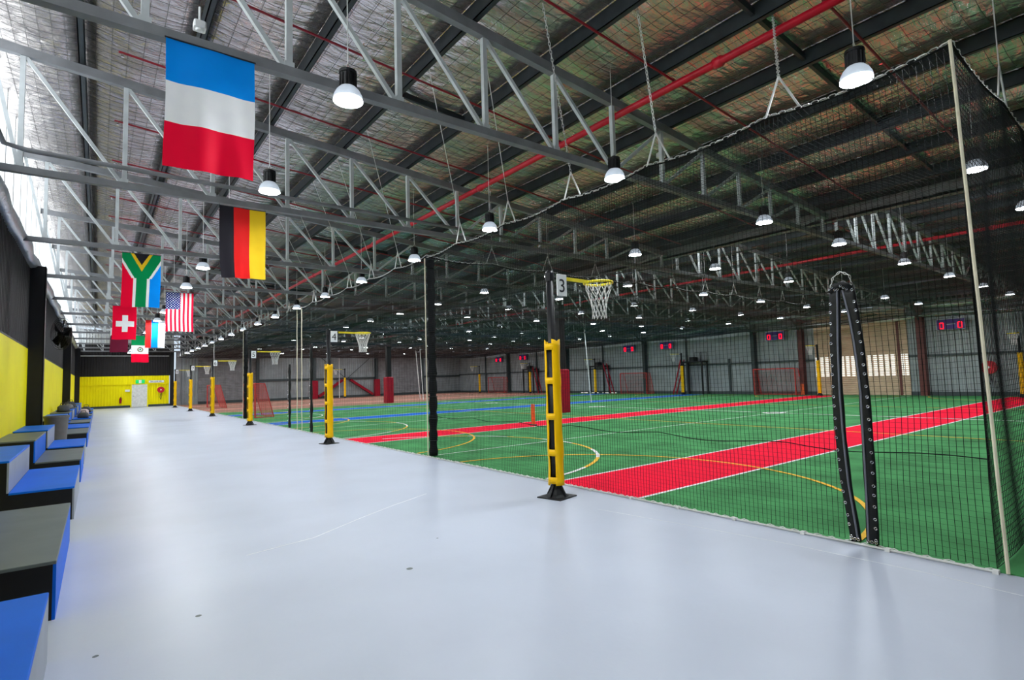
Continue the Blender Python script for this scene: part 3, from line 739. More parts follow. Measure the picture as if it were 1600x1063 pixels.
# ------------------------------------------------------------------ netball posts
def make_post(label, loc, rz=0, group=None):
    t = thing('netball_post', label, 'goal post', loc, rz, group)
    b = MB(); b.bevbox(-.2, .2, -.2, .2, 0, .015, .003)
    bs_ = b.build('base_plate', 'black', t); bs_.rotation_euler = (0, 0, math.radians(12))
    b = MB(); b.lathe([(.17, .015), (.12, .05), (.08, .11), (.065, .2)], 8); b.build('base_skirt', 'vinyl', t)
    for k in range(4):
        a = k * PI / 2 + math.radians(12)
        MB().bar((.15 * math.cos(a), .15 * math.sin(a), .02), (.06 * math.cos(a), .06 * math.sin(a), .17), .02, .04).build('gusset', 'black', t)
    b = MB(); b.smooth = True; b.cyl((0, 0, .015), (0, 0, 3.19), .055, 16); b.build('pole', 'black', t)
    b = MB(); b.smooth = True; b.lathe([(.085, .2), (.088, 1.0), (.085, 2.12)], 16); b.build('foam_sleeve', 'vinyl', t)
    # yellow wrap: open arc, lumpy
    b = MB(); b.smooth = True; vs = []; n = 22; m = 34; a0, a1 = math.radians(200 + 25), math.radians(200 + 335)
    zs = [.17 + 2.0 * j / m for j in range(m + 1)]
    for j, z in enumerate(zs):
        bulge = 1 + .10 * abs(math.sin(z * 6.2)) + .05 * math.sin(z * 13)
        for i in range(n + 1):
            u = i / n; open_ = .10 * math.sin(z * 6.2 + 1) * (1 - abs(2 * u - 1))
            a = a0 + (a1 - a0) * u
            r = .103 * bulge * (1 + .03 * math.sin(5 * a + z * 8))
            zz = z + (.035 * abs(math.sin(a * 2)) if j == m else 0)
            vs.append((r * math.cos(a), r * math.sin(a), zz))
    k0 = len(vs); vs += [(v[0] * .9, v[1] * .9, v[2]) for v in vs]
    fs = []
    for j in range(m):
        for i in range(n):
            q = j * (n + 1) + i; fs.append((q, q + 1, q + n + 2, q + n + 1)); fs.append((k0 + q, k0 + q + n + 1, k0 + q + n + 2, k0 + q + 1))
        q = j * (n + 1); fs.append((q, q + n + 1, k0 + q + n + 1, k0 + q)); q += n; fs.append((q, k0 + q, k0 + q + n + 1, q + n + 1))
    for i in range(n):
        q = i; fs.append((q, k0 + q, k0 + q + 1, q + 1)); q = m * (n + 1) + i; fs.append((q, q + 1, k0 + q + 1, k0 + q))
    b._add(vs, fs); b.build('pad', 'padyellow', t, label='lumpy yellow vinyl pad')
    for z in (.24, .62, 1.12, 1.62, 2.10):
        b = MB(); b.smooth = True; vs = []; h = .045
        for zz in (z - h, z + h):
            for r in (.098, .114):
                for i in range(9):
                    a = math.radians(200 - 34 + 68 * i / 8); vs.append((r * math.cos(a), r * math.sin(a), zz))
        fs = []
        for i in range(8):
            fs += [(9 + i, 10 + i, 28 + i, 27 + i), (i, 18 + i, 19 + i, 1 + i), (i, i + 1, 10 + i, 9 + i), (18 + i, 27 + i, 28 + i, 19 + i)]
        b._add(vs, fs); b.build('pad_strap', 'padyellow', t)
    MB().cyl((0, 0, 3.04), (0, 0, 3.16), .068, 14).build('collar', 'black', t)
    MB().cyl((.05, 0, 3.1), (.28, 0, 3.105), .022, 8).build('arm_socket', 'black', t)
    MB().bar((.26, 0, 3.105), (.79, 0, 3.10), .022, .05).build('arm', 'ringyellow', t)
    cx = 1.0; R = .215
    ring = MB(); ring.smooth = True; ring.path([(cx + R * math.cos(2 * PI * k / 32), R * math.sin(2 * PI * k / 32), 3.10) for k in range(32)], .021, 8, closed=True)
    ring.build('ring', 'ringyellow', t)
    b = MB(); ns = 12
    prof = [(R - .01, 3.10), (.19, 3.00), (.155, 2.90), (.125, 2.80), (.108, 2.70), (.105, 2.62), (.112, 2.55)]
    for s in (1, -1):
        for k in range(ns):
            pts = []
            for i, (r, z) in enumerate(prof):
                a = 2 * PI * (k + s * i * .5 * (1 if i > 0 else 0)) / ns
                pts.append((cx + r * math.cos(a), r * math.sin(a), z))
            b.path(pts, .0055, 4, cap=False)
    b.build('net', 'line_w', t, label='white cord ring net')
    return t
p0 = make_post('', (5.13, POSTY[0], 0), group='netball posts along the walkway')
P0T = tree_of(p0)
posts = [p0] + [dup(P0T, (5.13, y, 0)) for y in POSTY[1:]]
def sign(par, num, lx):
    b = MB(); b.bevbox(-.095, .095, -.006, .006, 0, .31, .003)
    s = b.build('number_sign', 'paper', par, label='white sign with the number %s' % num); s.location = (lx, -.13, 2.82)
    cu = bpy.data.curves.new('number', 'FONT'); cu.body = num; cu.size = .27; cu.extrude = .0015; cu.align_x = 'CENTER'; 
    o = text_mesh('number', cu, 'ink'); o.parent = s; o.location = (0, -.008, .055); o.rotation_euler = (PI / 2, 0, 0)
for p, num in zip(posts, '345678'):
    p['label'] = 'yellow padded netball post with sign %s, %s' % (num, dict(zip('345678', ['nearest and largest', 'second from the camera', 'third, before the red goal', 'fourth from the camera', 'fifth from the camera', 'farthest, near the yellow end wall']))[num])
    sign(p, num, .11)
fp = []
for i, y in enumerate([6.0, 15.35, 25.3, 34.5, 43.8, 53.2]):
    fp.append(dup(P0T, (35.7, y, 0), rz=PI, label='yellow padded netball post before the far wall, %s from the right' % ORD[i], group='netball posts at the far wall'))
dup(P0T, (21.4, 58.2, 0), rz=PI, label='yellow padded netball post before the red braced end wall')

# ------------------------------------------------------------------ nets
def net_mesh(b, f, a0, a1, z0, z1, cell, r, wob=0.0, seg=.6):
    """f(a,z)->(x,y,z). Square cord mesh as thin three sided strands."""
    def strand(pts):
        vs = []; 
        for p in pts: vs += [(p[0] - r, p[1], p[2]), (p[0] + r * .5, p[1] + r, p[2] + r * .4), (p[0] + r * .5, p[1] - r, p[2] - r * .4)]
        fs = []
        for i in range(len(pts) - 1):
            q = 3 * i
            for k in range(3): l = (k + 1) % 3; fs.append((q + k, q + l, q + 3 + l, q + 3 + k))
        b._add(vs, fs)
    n = int((a1 - a0) / cell); mz = max(2, int((z1 - z0) / seg))
    for i in range(n + 1):
        a = a0 + (a1 - a0) * i / n; strand([f(a, z0 + (z1 - z0) * j / mz) for j in range(mz + 1)])
    nz = int((z1 - z0) / cell); ma = max(2, int((a1 - a0) / seg))
    for j in range(nz + 1):
        z = z0 + (z1 - z0) * j / nz; strand([f(a0 + (a1 - a0) * i / ma, z) for i in range(ma + 1)])
def sagz(y, y0, sp):        # scalloped top between hangers
    u = ((y - y0) / sp) % 1; return -.07 * 4 * u * (1 - u)
def chain(b, pts, pitch=.035, r=.004, w_=.013):
    """real interlocked links along a polyline"""
    d = 0; k = 0; L = []
    pts = [Vector(p) for p in pts]
    for p, q in zip(pts, pts[1:]):
        n = max(1, int((q - p).length / pitch))
        for i in range(n): L.append((p.lerp(q, (i + .5) / n), (q - p).normalized()))
    for k, (c, d) in enumerate(L):
        u = d.cross(Vector((0, 0, 1))) if abs(d.z) < .9 else d.cross(Vector((0, 1, 0))); u.normalize(); v = d.cross(u)
        if k % 2: u = v
        q = [c + d * (pitch * .72 * math.cos(t)) + u * (w_ * math.sin(t)) for t in [PI / 4 + PI / 3 * s for s in range(6)]]
        b.path(q, r, 3, closed=True)
HANG = 1.63
def perimeter(i, y0, y1, label, cell, r, chain_on, hole=None):
    t = thing('perimeter_net', label, 'net', (NX, y0, 0), group='perimeter nets along the walkway')
    L = y1 - y0
    def f(a, z):
        zz = z / NZ; top = NZ + sagz(a, 0, HANG)
        z2 = z * top / NZ
        bul = .045 * math.sin(PI * min(1, zz)) * math.sin(a * 1.9 + i) + .012 * math.sin(a * 7.3 + z * 2)
        if hole:
            # the mesh is pulled apart around the doorway strips
            pass
        return (bul, a + .01 * math.sin(z * 3 + a), z2)
    b = MB()
    if hole:
        h0, h1, hz = hole
        net_mesh(b, f, .0, h0 - y0, .03, NZ, cell, r); net_mesh(b, f, h1 - y0, L, .03, NZ, cell, r); net_mesh(b, f, h0 - y0, h1 - y0, hz, NZ, cell, r)
    else: net_mesh(b, f, 0, L, .03, NZ, cell, r)
    b.build('net_mesh', 'net', t, kind='stuff')
    # seam cord, bottom rope, base pipe
    if i == 0:
        MB().path([f(L * k / 40, .9 + .02 * math.sin(k)) for k in range(41)], .005, 5).build('seam_cord', 'net', t)
    top = [(0, L * k / (L * 12 // 1), NZ + sagz(L * k / (L * 12 // 1), 0, HANG)) for k in range(int(L * 12) + 1)]
    MB().path(top, .009, 5).build('head_rope', 'net', t)
    if chain_on:
        b = MB(); chain(b, [(p[0], p[1], p[2] + .02) for p in top], .055 if chain_on == 1 else .09, .0065, .02); b.build('head_chain', 'galv', t, kind='stuff', label='galvanised chain along the net top')
    b = MB(); y = 0
    k = 0
    while y < L:
        b.path([(0.012 * (-1) ** k, y, .010), (-.01, y + .035, .026), (.0, y + .075, .012)], .0045, 4); y += .13 + .02 * math.sin(k); k += 1
    b.build('bottom_lacing', 'line_w', t, kind='stuff', label='white lacing along the net bottom')
    MB().cyl((-.045, 0, .014), (-.045, L, .014), .012, 8).build('base_pipe', 'galv', t, label='thin grey pipe holding the net to the floor')
    for k in range(int(L / .75) + 1):
        MB().box(-.07, -.02, k * .75 - .02, k * .75 + .02, 0, .03).build('pipe_clip', 'line_w', t)
    k = 0; y = 1.47
    while y < L:
        ax, az = 0, 4.85
        b = MB(); b.path([(0, y, az), (0, y + .17, NZ - .005)], .012, 6); b.path([(0, y, az), (0, y - .19, NZ - .005)], .012, 6); b.build('hanger_fork', 'galv', t)
        b = MB(); p, q = Vector((0, y, az)), Vector((-1.8, y - 2.5, 6.5))
        if i == 0 and k < 6: ax_, ay_ = [(6.97, 3.27), (5.49, 4.30), (4.49, 5.01), (4.30, 6.11), (3.96, 7.10), (3.98, 8.4)][k]; q = Vector((ax_ - NX, ay_ - y0, 6.5 - (.12 if k == 0 else 0)))
        if i == 0 and k < 3: chain(b, [p, q], .05, .005, .015)
        else: b.cyl(p, q, .006, 5)
        b.build('hanger_chain', 'galv', t)
        y += HANG; k += 1
    return t
perimeter(0, DIVY[0], DIVY[1], 'black mesh perimeter net of the nearest court, with the doorway strips', .048, .0023, 1, hole=(2.08, 2.35, 2.5))
for i in range(1, 6):
    y1 = DIVY[i + 1] if i < 5 else EY - .1
    perimeter(i, DIVY[i], y1, 'black mesh perimeter net, %s court away from the camera' % ORD[i], .13 if i < 3 else .25, .0016, 2 if i == 1 else 0)
# overhead nets laid over each court at the height of the side nets
def overhead(i, y0, y1, cell, r, label):
    t = thing('overhead_net', label, 'net', (NX, y0, NZ), group='overhead nets over the courts')
    L = y1 - y0; W = 35.8 - NX
    def f(a, c):      # a along x, c along y; hangs slack between the cables
        u = (a / 1.8) % 1
        return (a, c, -.07 * 4 * u * (1 - u) - .16 * math.sin(PI * c / L) + .02 * math.sin(a * 3.1 + c * 2 + i) - .05 * math.sin(a * .5 + i) * math.sin(PI * c / L))
    b = MB()
    def strand(pts, w3):
        vs = []
        for p in pts:
            vs += [(p[0] - w3[0] * r, p[1] - w3[1] * r, p[2]), (p[0] + w3[0] * r, p[1] + w3[1] * r, p[2]), (p[0], p[1], p[2] - 1.6 * r)]
        fs = [(3 * q + k, 3 * q + (k + 1) % 3, 3 * q + 3 + (k + 1) % 3, 3 * q + 3 + k) for q in range(len(pts) - 1) for k in range(3)]
        b._add(vs, fs)
    n = int(W / cell); m = 8
    for k in range(n + 1): a = W * k / n; strand([f(a, L * j / m) for j in range(m + 1)], (1, 0))
    n = int(L / cell); m = 56
    for k in range(n + 1): c = L * k / n; strand([f(W * j / m, c) for j in range(m + 1)], (0, 1))
    b.build('net_mesh', 'roofnet', t, kind='stuff')
    for x in [7.2 * q for q in range(1, 5)]:
        MB().path([(x, L * j / 10, f(x, L * j / 10)[2] + .01) for j in range(11)], .006, 5).build('support_cable', 'net', t)
ydiv = DIVY + [EY - .5]
for i in range(6):
    cell, r = ((.062, .0019), (.075, .0036), (.11, .006), (.14, .008), (.18, .010), (.22, .012))[i]
    overhead(i, ydiv[i], ydiv[i + 1], cell, r, 'black mesh overhead net above the %s court from the camera' % ORD[i])
# doorway strips
t = thing('net_doorway', 'pair of black vinyl doorway strips with chrome eyelets in the net', 'net doorway', (NX, 2.2, 0))
def strip(y_of, name, x, facing):
    # y_of(z) -> (ya, yb)
    b = MB(); n = 26; vs = []; b.smooth = True
    for j in range(n + 1):
        z = .03 + 2.45 * j / n; ya, yb = y_of(z)
        for k in range(5):
            u = k / 4; wob = .014 * math.sin(u * PI) + .006 * math.sin(z * 11 + u * 3)
            vs.append((x - wob, ya + (yb - ya) * u, z))
    m = len(vs); vs += [(v[0] + .02, v[1], v[2]) for v in vs]; fs = []
    for j in range(n):
        for k in range(4):
            q = j * 5 + k; fs.append((q, q + 1, q + 6, q + 5)); fs.append((m + q, m + q + 5, m + q + 6, m + q + 1))
        q = j * 5; fs.append((q, q + 5, m + q + 5, m + q)); q += 4; fs.append((q, m + q, m + q + 5, q + 5))
    fs += [(k, m + k, m + k + 1, k + 1) for k in range(4)] + [(n * 5 + k, n * 5 + k + 1, m + n * 5 + k + 1, m + n * 5 + k) for k in range(4)]
    b._add(vs, fs); o = b.build(name, 'vinyl', t)
    return o
def lerp(a, c, u): return a + (c - a) * u
def interp(T, z):
    for p, q in zip(T, T[1:]):
        if z <= q[0]: u = max(0, (z - p[0]) / (q[0] - p[0])); return (lerp(p[1], q[1], u), lerp(p[2], q[2], u))
    return T[-1][1:]
def yA(z): return interp([(0, .10, .01), (.14, .11, .02), (.57, .158, .062), (1.02, .178, .08), (1.47, .175, .083), (1.94, .165, .068), (2.25, .15, .05), (2.5, .135, .04)], z)
def yB(z): return interp([(0, -.035, -.135), (.16, -.04, -.14), (.6, -.05, -.15), (1.03, -.055, -.152), (1.47, -.062, -.15), (1.92, -.038, -.13), (2.22, -.005, -.11), (2.5, .045, -.08)], z)
sA = strip(yA, 'door_strip', -.01, 1); sB = strip(yB, 'door_strip', -.01, 1)
for yf, s, e in ((yA, sA, 0), (yB, sB, 1)):
    pts = []
    for j in range(20):
        z = .06 + 2.38 * j / 19; ya, yb = yf(z); pts.append((-.022, (yb + .02) if e == 0 else (ya - .02), z))
    MB().path(pts, .009, 6).build('zip_piping', 'piping', s, label='grey tube along the inner edge')
    for j in range(24):
        z = .07 + 2.36 * j / 23 + .01 * math.sin(j * 2.2); ya, yb = yf(z); y = (ya - .016) if e == 0 else (yb + .016)
        MB().path([(-.026, y + .0115 * math.cos(q * PI / 4), z + .0115 * math.sin(q * PI / 4)) for q in range(8)], .0045, 5, closed=True).build('eyelet', 'chrome', s)
    for j in range(3):
        ya, yb = yf(.05); y = ya + (yb - ya) * (j + .5) / 3
        MB().path([(-.026, y + .0115 * math.cos(q * PI / 4), .05 + .0115 * math.sin(q * PI / 4)) for q in range(8)], .0045, 5, closed=True).build('eyelet', 'chrome', s)
b = MB(); b.smooth = True
b.path([(-.02, .13, 2.43), (-.03, .08, 2.48), (-.03, 0, 2.50), (-.02, -.07, 2.45)], [.02, .035, .035, .02], 8)
b.build('top_fold', 'vinyl', t)
for j in range(7): MB().path([(-.06, .12 - j * .026 + .01 * math.cos(q * PI / 3), 2.46 + .02 * math.sin(j * 1.9) + .01 * math.sin(q * PI / 3)) for q in range(6)], .004, 4, closed=True).build('eyelet', 'chrome', t)
b = MB(); chain(b, [(-.01, .13, 2.45), (0, .10, 2.58), (0, .03, 2.63), (0, -.05, 2.58), (-.01, -.07, 2.45)], .03, .003, .009); b.build('top_chain', 'galv', t)
for y in (.09, -.12): MB().cyl((0, y, 0), (0, y, .06), .012, 8).lathe([(.03, 0), (.03, .012), (.012, .02)], 10, (0, y, 0)).build('floor_clip', 'vinyl', t)

# dividers
def divider(y, label, mesh):
    t = thing('divider_net', label, 'net', (NX, y, 0), group='divider nets between the courts')
    L = 36.2 - NX
    def f(a, z): return (a, .05 * math.sin(a * 1.5) * math.sin(PI * z / NZ) + .01 * math.sin(a * 7), z * (NZ + sagz(a, 0, 1.8)) / NZ)
    if mesh:
        b = MB(); net_mesh(b, f, 0, L, .03, NZ, .05, .0027); b.build('net_mesh', 'net', t, kind='stuff')
    top = [(L * k / 200, 0, NZ + sagz(L * k / 200, 0, 1.8)) for k in range(201)]
    MB().path(top, .012, 5).build('head_rope', 'net', t)
    b = MB(); chain(b, [(p[0], 0, p[2] + .02) for p in top[:60 if mesh else 120]], .06, .0055, .018); b.build('head_chain', 'galv', t, kind='stuff')
    x = 1.8
    while x < L:
        z2 = roof_z(NX + x) - .12
        b = MB(); b.path([(x, 0, 4.85), (x + .18, 0, NZ)], .011, 5); b.path([(x, 0, 4.85), (x - .18, 0, NZ)], .011, 5); b.build('hanger_fork', 'galv', t)
        MB().cyl((x, 0, 4.85), (x, 0, z2), .006, 5).build('hanger_chain', 'galv', t)
        x += 1.8
    return t
divider(DIVY[0], 'black mesh divider net running right from the cream rope', True)
divider(DIVY[1], 'open head chain of the drawn back net past the tall black bundle', False)
divider(DIVY[3], 'open head chain of the drawn back net beside post 5', False)
def bundle(y, label, x=NX + .12):
    t = thing('gathered_net', label, 'net', (x, y, 0))
    b = MB(); b.smooth = True; n = 46
    b.lathe([(.085 + .012 * math.sin(k * 1.7) + .008 * math.sin(k * 3.1), .02 + 4.35 * k / n) for k in range(n + 1)], 18, jit=lambda a, z: 1 + .12 * math.sin(5 * a + z * 3))
    b.build('bundled_mesh', 'net', t)
    for k in range(9): MB().path([(.1 * math.cos(q * PI / 6), .1 * math.sin(q * PI / 6), .35 + k * .48) for q in range(12)], .008, 4, closed=True).build('tie', 'vinyl', t)
    MB().cyl((-.105, .07, 0), (-.105, .07, 4.42), .014, 6).build('edge_rope', 'rope', t, label='cream rope down the edge')
bundle(DIVY[1] + .05, 'tall black bundle of gathered net beside a cream rope, left of post 3')
bundle(29.95, 'black bundle of gathered net left of post 5')
def rope(x, y, z1, label, r=.012, m='rope', group=None, x2=None, y2=None):
    b = MB(); n = 30; b.path([(lerp(x, x2 if x2 is not None else x, k / n) + .004 * math.sin(k), lerp(y, y2 if y2 is not None else y, k / n), .01 + (z1 - .01) * k / n) for k in range(n + 1)], r, 6)
    tag(b.build('net_rope', m), label, 'rope', group)
rope(NX - .02, 1.16, 4.47, 'long cream rope down the net edge at the right of the frame', .014, x2=NX - .02, y2=1.23)
rope(NX, 20.62, 4.45, 'cream rope left of the pair between posts 4 and 5', .014)
rope(NX, 20.05, 4.45, 'cream rope right of the pair between posts 4 and 5', .014)
rope(24.4, 24.0, 4.95, 'white rope hanging to the blue strip beyond post 3', .03, 'white', x2=24.0, y2=24.0)
rope(22.8, 43.5, 4.6, 'white rope, left of the distant pair near the tall black bundle', .035, 'white', x2=22.4, y2=43.5)
rope(22.2, 41.8, 4.6, 'white rope, right of the distant pair near the tall black bundle', .035, 'white', x2=22.0, y2=41.9)
rope(21.0, 58.8, 4.6, 'white pole rope before the red braced end wall', .04, 'white')
rope(NX + .05, 39.0, 4.9, 'thin grey rope beside post 6', .02, 'galv')
# other doorway strips further on
for y, h, lab in ((21.6, 2.4, 'narrow black doorway strip with eyelets, left of the cream ropes'), (18.95, 3.0, 'narrow black doorway strip with eyelets, right of the cream ropes')):
    t = thing('net_doorway', lab, 'net doorway', (NX, y, 0))
    b = MB(); b.smooth = True; b.path([(0, .02 * math.sin(k), .03 + h * k / 16) for k in range(17)], [.045 + .012 * math.sin(k * 1.9) for k in range(17)], 8); b.build('door_strip', 'vinyl', t)
    for k in range(14): MB().path([(-.055, .02 + .012 * math.cos(q * PI / 3), .15 + (h - .3) * k / 13 + .012 * math.sin(q * PI / 3)) for q in range(6)], .006, 4, closed=True).build('eyelet', 'chrome', t)
# swag of net near end column
t = thing('gathered_net', 'grey swag of net sweeping up from the grey end column', 'net', (6.6, 57.4, 0))
b = MB(); b.smooth = True
pts = [(0, 0, 4.7), (.5, -.4, 4.75), (1.2, -1, 5.0), (2.2, -2, 5.5), (3.2, -3, 5.75)]
b.path(pts, [.35, .4, .4, .34, .25], 12); b.build('bundled_mesh', 'greycloth', t)

# ------------------------------------------------------------------ interior columns
for x, y, lab in ((17.0, 18.6, 'black interior column with red padding, half hidden behind post 3'), (17.85, 39.2, 'black interior column with dark red padding, between the post 4 and tall black bundle')):
    t = thing('padded_column', lab, 'column', (x, y, 0))
    b = MB(); b.box(-.17, .17, -.17, -.15, 0, 5.0).box(-.17, .17, .15, .17, 0, 5.0).box(-.01, .01, -.15, .15, 0, 5.0).box(-.17, -.15, -.15, .15, 0, 5.0); b.build('column', 'black', t)
    MB().bevbox(-.3, .3, -.3, .3, .02, 2.0, .05).build('pad', 'redpad', t)

# ------------------------------------------------------------------ goals
def goal(x, y, rz, label, wd=2.9, hg=1.75, dp=.9):
    t = thing('soccer_goal', label, 'goal', (x, y, 0), rz, 'red framed goals')
    r = .04
    for s in (-1, 1):
        MB().cyl((0, s * wd / 2, 0), (0, s * wd / 2, hg), r, 10).build('upright', 'goalred', t)
        MB().path([(0, s * wd / 2, hg), (dp * .5, s * wd / 2, hg), (dp, s * wd / 2, .03), (0, s * wd / 2, .03)], .025, 8).build('side_frame', 'goalred', t)
    MB().cyl((0, -wd / 2, hg), (0, wd / 2, hg), r, 10).build('crossbar', 'goalred', t)
    MB().cyl((dp, -wd / 2, .03), (dp, wd / 2, .03), .025, 8).build('back_bar', 'goalred', t)
    b = MB(); cell = .10
    def f1(a, z): u = z / hg; return (dp - dp * .5 * u, a, z)
    net_mesh(b, f1, -wd / 2, wd / 2, .03, hg, cell, .006)
    for s in (-1, 1):
        z = .1
        while z < hg:
            xe = dp - dp * .5 * z / hg; b.path([(0, s * wd / 2, z), (xe, s * wd / 2, z)], .005, 3); z += cell
        for k in range(1, int(dp / cell)):
            xx = k * cell; zt = hg if xx < dp * .5 else hg * (dp - xx) / (dp * .5); b.path([(xx, s * wd / 2, 0.02), (xx, s * wd / 2, zt)], .005, 3)
    b.build('net', 'goalnet', t, kind='stuff')
    return t
goal(6.35, 31.2, 0, 'red framed goal standing behind post 5', 2.6, 1.75, .9)
goal(6.9, 47.5, 0, 'red framed goal near post 7 on the terracotta turf')
goal(35.9, 18.3, 0, 'red framed goal at the far wall beside the tan shutter', 2.8)
goal(35.9, 30.3, 0, 'red framed goal at the far wall between the umpire stands', 2.8)
goal(35.9, 50.2, 0, 'red framed goal deepest along the far wall', 3.0)
goal(35.9, 4.6, 0, 'red framed goal at the right edge of the frame', 2.8)

# ------------------------------------------------------------------ wickets
def wicket(x, y, label):
    t = thing('cricket_stumps', label, 'cricket stumps', (x, y, .014))
    MB().bevbox(-.06, .06, -.14, .14, 0, .035, .006).build('base', 'darkgreen', t)
    for s in (-1, 0, 1): MB().lathe([(.022, .035), (.024, .3), (.022, .70), (.012, .72)], 10, (0, s * .075, 0)).build('stump', 'orange', t)
    for s in (-1, 1): MB().cyl((0, s * .0375 - .035, .725), (0, s * .0375 + .035, .725), .008, 6).build('bail', 'orange', t)
wicket(12.0, 14.62, 'orange plastic cricket stumps on the second red strip left of post 3')
wicket(35.6, 16.35, 'orange plastic cricket stumps by the far wall goal')
wicket(35.9, 10.3 - 1.0, 'orange plastic cricket stumps near the brown column') if False else None

# ------------------------------------------------------------------ umpire stands
def stand(y, label, s=1):
    t = thing('umpire_stand', label, 'umpire stand', (36.38, y, 0))
    MB().bevbox(-.4, .4, -.9, .9, 2.42, 2.54, .01).build('deck', 'black', t)
    for a in (-.34, .34):
        for c in (-.82, .82): MB().box(a - .05, a + .05, c - .05, c + .05, 0, 2.42).build('leg', 'black', t)
    for a in (-.36, .36): MB().path([(a, -.85 * s, 2.54), (a, -.85 * s, 3.15), (a, -.25 * s, 3.15), (a, -.25 * s, 2.54)], .02, 6).build('guard_rail', 'black', t)
    MB().box(-.25, .25, -.1, .3, 2.54, 2.85).build('seat', 'black', t)
    MB().bar((-.3, .3 * s, 2.95), (-.3, 1.0 * s, 2.95), .03).build('guard_rail', 'black', t)
    lad = MB(); y0, y1 = .92 * s, 1.75 * s
    for a in (-.22, .22): lad.bar((a - .25, y1, 0), (a - .25, y0, 2.7), .05, .09)
    l = lad.build('ladder', 'redpad', t, label='dark red ladder')
    for k in range(8):
        u = (k + .7) / 9; yy = y1 + (y0 - y1) * u; MB().cyl((-.47, yy, 2.7 * u), (-.03, yy, 2.7 * u), .018, 6).build('rung', 'redpad', l)
stand(24.6, 'black umpire platform with red ladder, nearer of two at the far wall', 1)
stand(34.6, 'black umpire platform with red ladder, second along the far wall', -1)
stand(44.5, 'black umpire platform deep along the far wall', -1)

# ------------------------------------------------------------------ scoreboards
SEG = {'0': 'abcdef', '3': 'abgcd', '8': 'abcdefg'}
def scoreboard(y, z, digs, label, wd=1.25, hg=.6, x=RX - .35):
    t = thing('scoreboard', label, 'scoreboard', (x, y, z), group='red digit scoreboards on the far wall')
    MB().bevbox(0, .12, -wd / 2, wd / 2, -hg / 2, hg / 2, .01).build('panel', 'scorepanel', t)
    MB().box(-.01, .0, -wd / 2, wd / 2, hg / 2 - .03, hg / 2).box(-.01, 0, -wd / 2, wd / 2, -hg / 2, -hg / 2 + .02).box(-.01, 0, -wd / 2, -wd / 2 + .02, -hg / 2, hg / 2).box(-.01, 0, wd / 2 - .02, wd / 2, -hg / 2, hg / 2).build('frame', 'ledtrim', t)
    MB().box(-.008, 0, -.2, .2, -.02, .02).build('caption_strip', 'ledtrim', t)
    for s, d in zip((1, -1), digs):
        cy = s * .4; cz = -.07; h = .13; v = .15; g = MB(); th = .035
        B = dict(a=(-h, h, v * 1, v * 1, 0), g=(-h, h, 0, 0, 0), d=(-h, h, -v, -v, 0))
        for c in SEG[d]:
            if c in 'agd': zz = {'a': v, 'g': 0, 'd': -v}[c]; g.box(-.03, -.012, cy - h / 1.6, cy + h / 1.6, cz + zz - th / 2, cz + zz + th / 2)
            else:
                yy = h / 1.6 * (1 if c in 'ef' else -1); z0, z1 = ((0, v) if c in 'bf' else (-v, 0)); g.box(-.03, -.012, cy + yy - th / 2, cy + yy + th / 2, cz + z0, cz + z1)
        g.build('digit', 'led', t)
    MB().box(.12, .32, -.05, .05, -.05, .05).build('bracket', 'black', t)
scoreboard(8.8, 3.88, '00', 'blue scoreboard with two red zeros, right of the tan shutter')
scoreboard(18.4, 4.0, '00', 'blue scoreboard with red digits above the far goal, left of the tan shutter')
scoreboard(27.3, 3.92, '00', 'blue scoreboard with red digits above the nearer umpire stand')
scoreboard(31.2, 3.9, '00', 'dark scoreboard with red digits left of the nearer umpire stand')
scoreboard(40.6, 3.95, '00', 'distant scoreboard with red digits just left of post 3')
scoreboard(46.0, 3.85, '00', 'distant scoreboard with red digits second from the far corner')
scoreboard(50.5, 3.8, '00', 'distant scoreboard with red digits nearest the far corner')

# ------------------------------------------------------------------ hose reels, signs, extinguisher
def hose(loc, rz, label, r=.28, rope_tail=True):
    t = thing('fire_hose_reel', label, 'fire hose reel', loc, rz)
    b = MB(); b.smooth = False; b.cyl((0, -.02, 0), (0, -.04, 0), r, 28); b.cyl((0, -.18, 0), (0, -.20, 0), r, 28); b.build('reel_disc', 'redpipe', t)
    b = MB()
    for k in range(6): b.path([(.8 * r * math.cos(q * PI / 10), -.055 - k * .022, .8 * r * math.sin(q * PI / 10)) for q in range(20)], .012, 5, closed=True)
    b.build('hose', 'black', t)
    MB().cyl((0, 0, 0), (0, -.23, 0), .06, 14).build('hub', 'white', t)
    if rope_tail: MB().path([(.05, -.12, -.2), (.08, -.14, -.5), (0, -.14, -.9), (-.06, -.13, -.7), (-.02, -.12, -.35)], .02, 6).build('hose_tail', 'black', t)
hose((4.6, EY - .06, 1.5), 0, 'red fire hose reel on the yellow end wall')
hose((RX - .06, 7.4, 1.5), -PI / 2, 'red fire hose reel on the far wall, right of the scoreboard', .34)
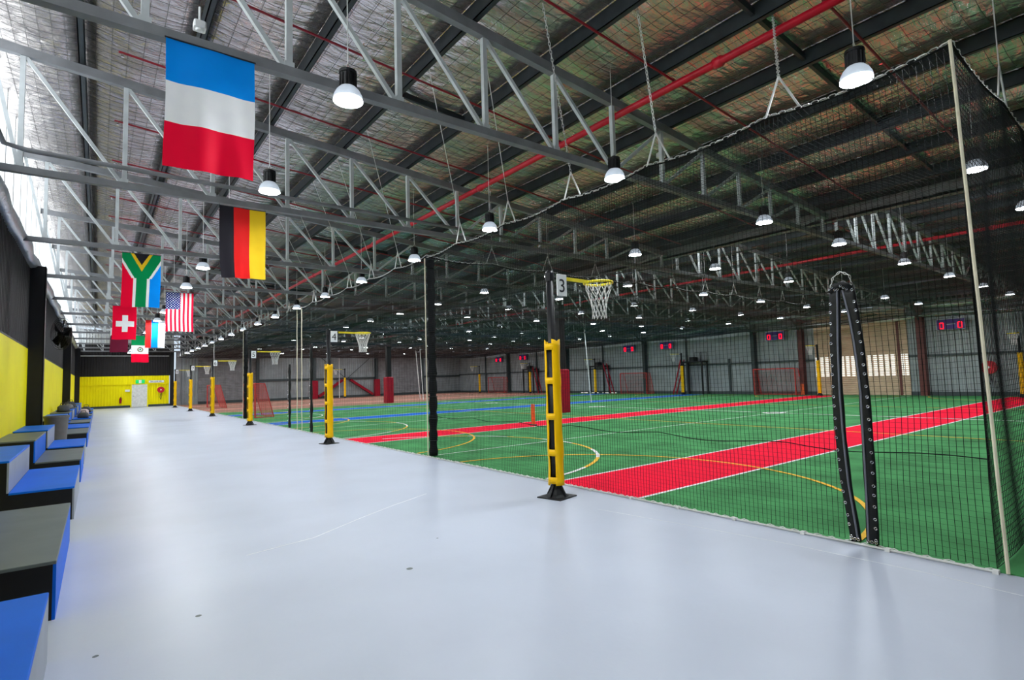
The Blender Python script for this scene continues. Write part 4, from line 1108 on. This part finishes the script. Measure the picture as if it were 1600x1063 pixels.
# exit sign
t = thing('exit_sign', 'green and white lit exit sign above the white door', 'sign', (3.02, EY - .18, 2.12))
MB().bevbox(-.34, .34, 0, .06, 0, .34, .008).build('panel', 'exit', t)
MB().box(-.10, .10, -.006, 0, .02, .32).build('pictogram', 'paper', t, label='white block with a running figure')
b = MB(); b.cyl((0, -.012, .27), (0, -.006, .27), .02, 8); b.bar((0, -.009, .24), (-.02, -.009, .15), .025, .004); b.bar((-.02, -.009, .15), (.04, -.009, .06), .018, .004); b.bar((-.02, -.009, .15), (-.05, -.009, .07), .018, .004); b.bar((0, -.009, .22), (.05, -.009, .18), .014, .004)
b.build('figure', 'exit', t)
def text_sign(txt, x, z, size, label, wd, hg, m='paper', mt='ink'):
    t = thing('wall_sign', label, 'sign', (x, EY - .16, z))
    MB().bevbox(-wd / 2, wd / 2, 0, .012, -hg / 2, hg / 2, .003).build('panel', m, t)
    if txt:
        cu = bpy.data.curves.new('lettering', 'FONT'); cu.body = txt; cu.size = size; cu.extrude = .001; cu.align_x = 'CENTER'; cu.align_y = 'CENTER'; 
        o = text_mesh('lettering', cu, mt); o.parent = t; o.location = (0, -.004, 0); o.rotation_euler = (PI / 2, 0, 0)
text_sign('FIRE HOSE REEL', 4.25, 2.27, .13, 'cream strip sign with faint lettering beside the exit sign', 1.15, .2)
text_sign('', 2.1, 1.5, .1, 'small white notice on the yellow wall left of the door', .34, .2)
t = thing('fire_extinguisher', 'small dark red fire extinguisher on the yellow end wall', 'fire extinguisher', (1.6, EY - .16, .40))
b = MB(); b.smooth = True; b.lathe([(.08, 0), (.085, .03), (.085, .42), (.05, .48), (.025, .50)], 14); b.build('cylinder', 'redpad', t)
MB().bar((-.04, 0, .54), (.08, 0, .56), .02).cyl((0, 0, .49), (0, 0, .55), .02, 8).build('handle', 'black', t)
MB().path([(.03, 0, .53), (.12, -.01, .45), (.11, -.01, .2)], .01, 6).build('hose', 'black', t)
# white boxes on the trusses
for x, y, z, lab in ((.95, 7.65, 6.25, 'small white detector box under the foil above the blue white red flag'), (8.9, 6.55, 6.0, 'small white fitting under the foil near the nearest truss')):
    t = thing('ceiling_detector', lab, 'detector', (x, y, z)); MB().bevbox(-.07, .07, -.07, .07, 0, .1, .015).build('body', 'white', t); MB().lathe([(.04, -.02), (.05, 0)], 12).build('sensor', 'white', t)
    MB().cyl((0, 0, .1), (0, 0, .3), .015, 8).build('stem', 'white', t)
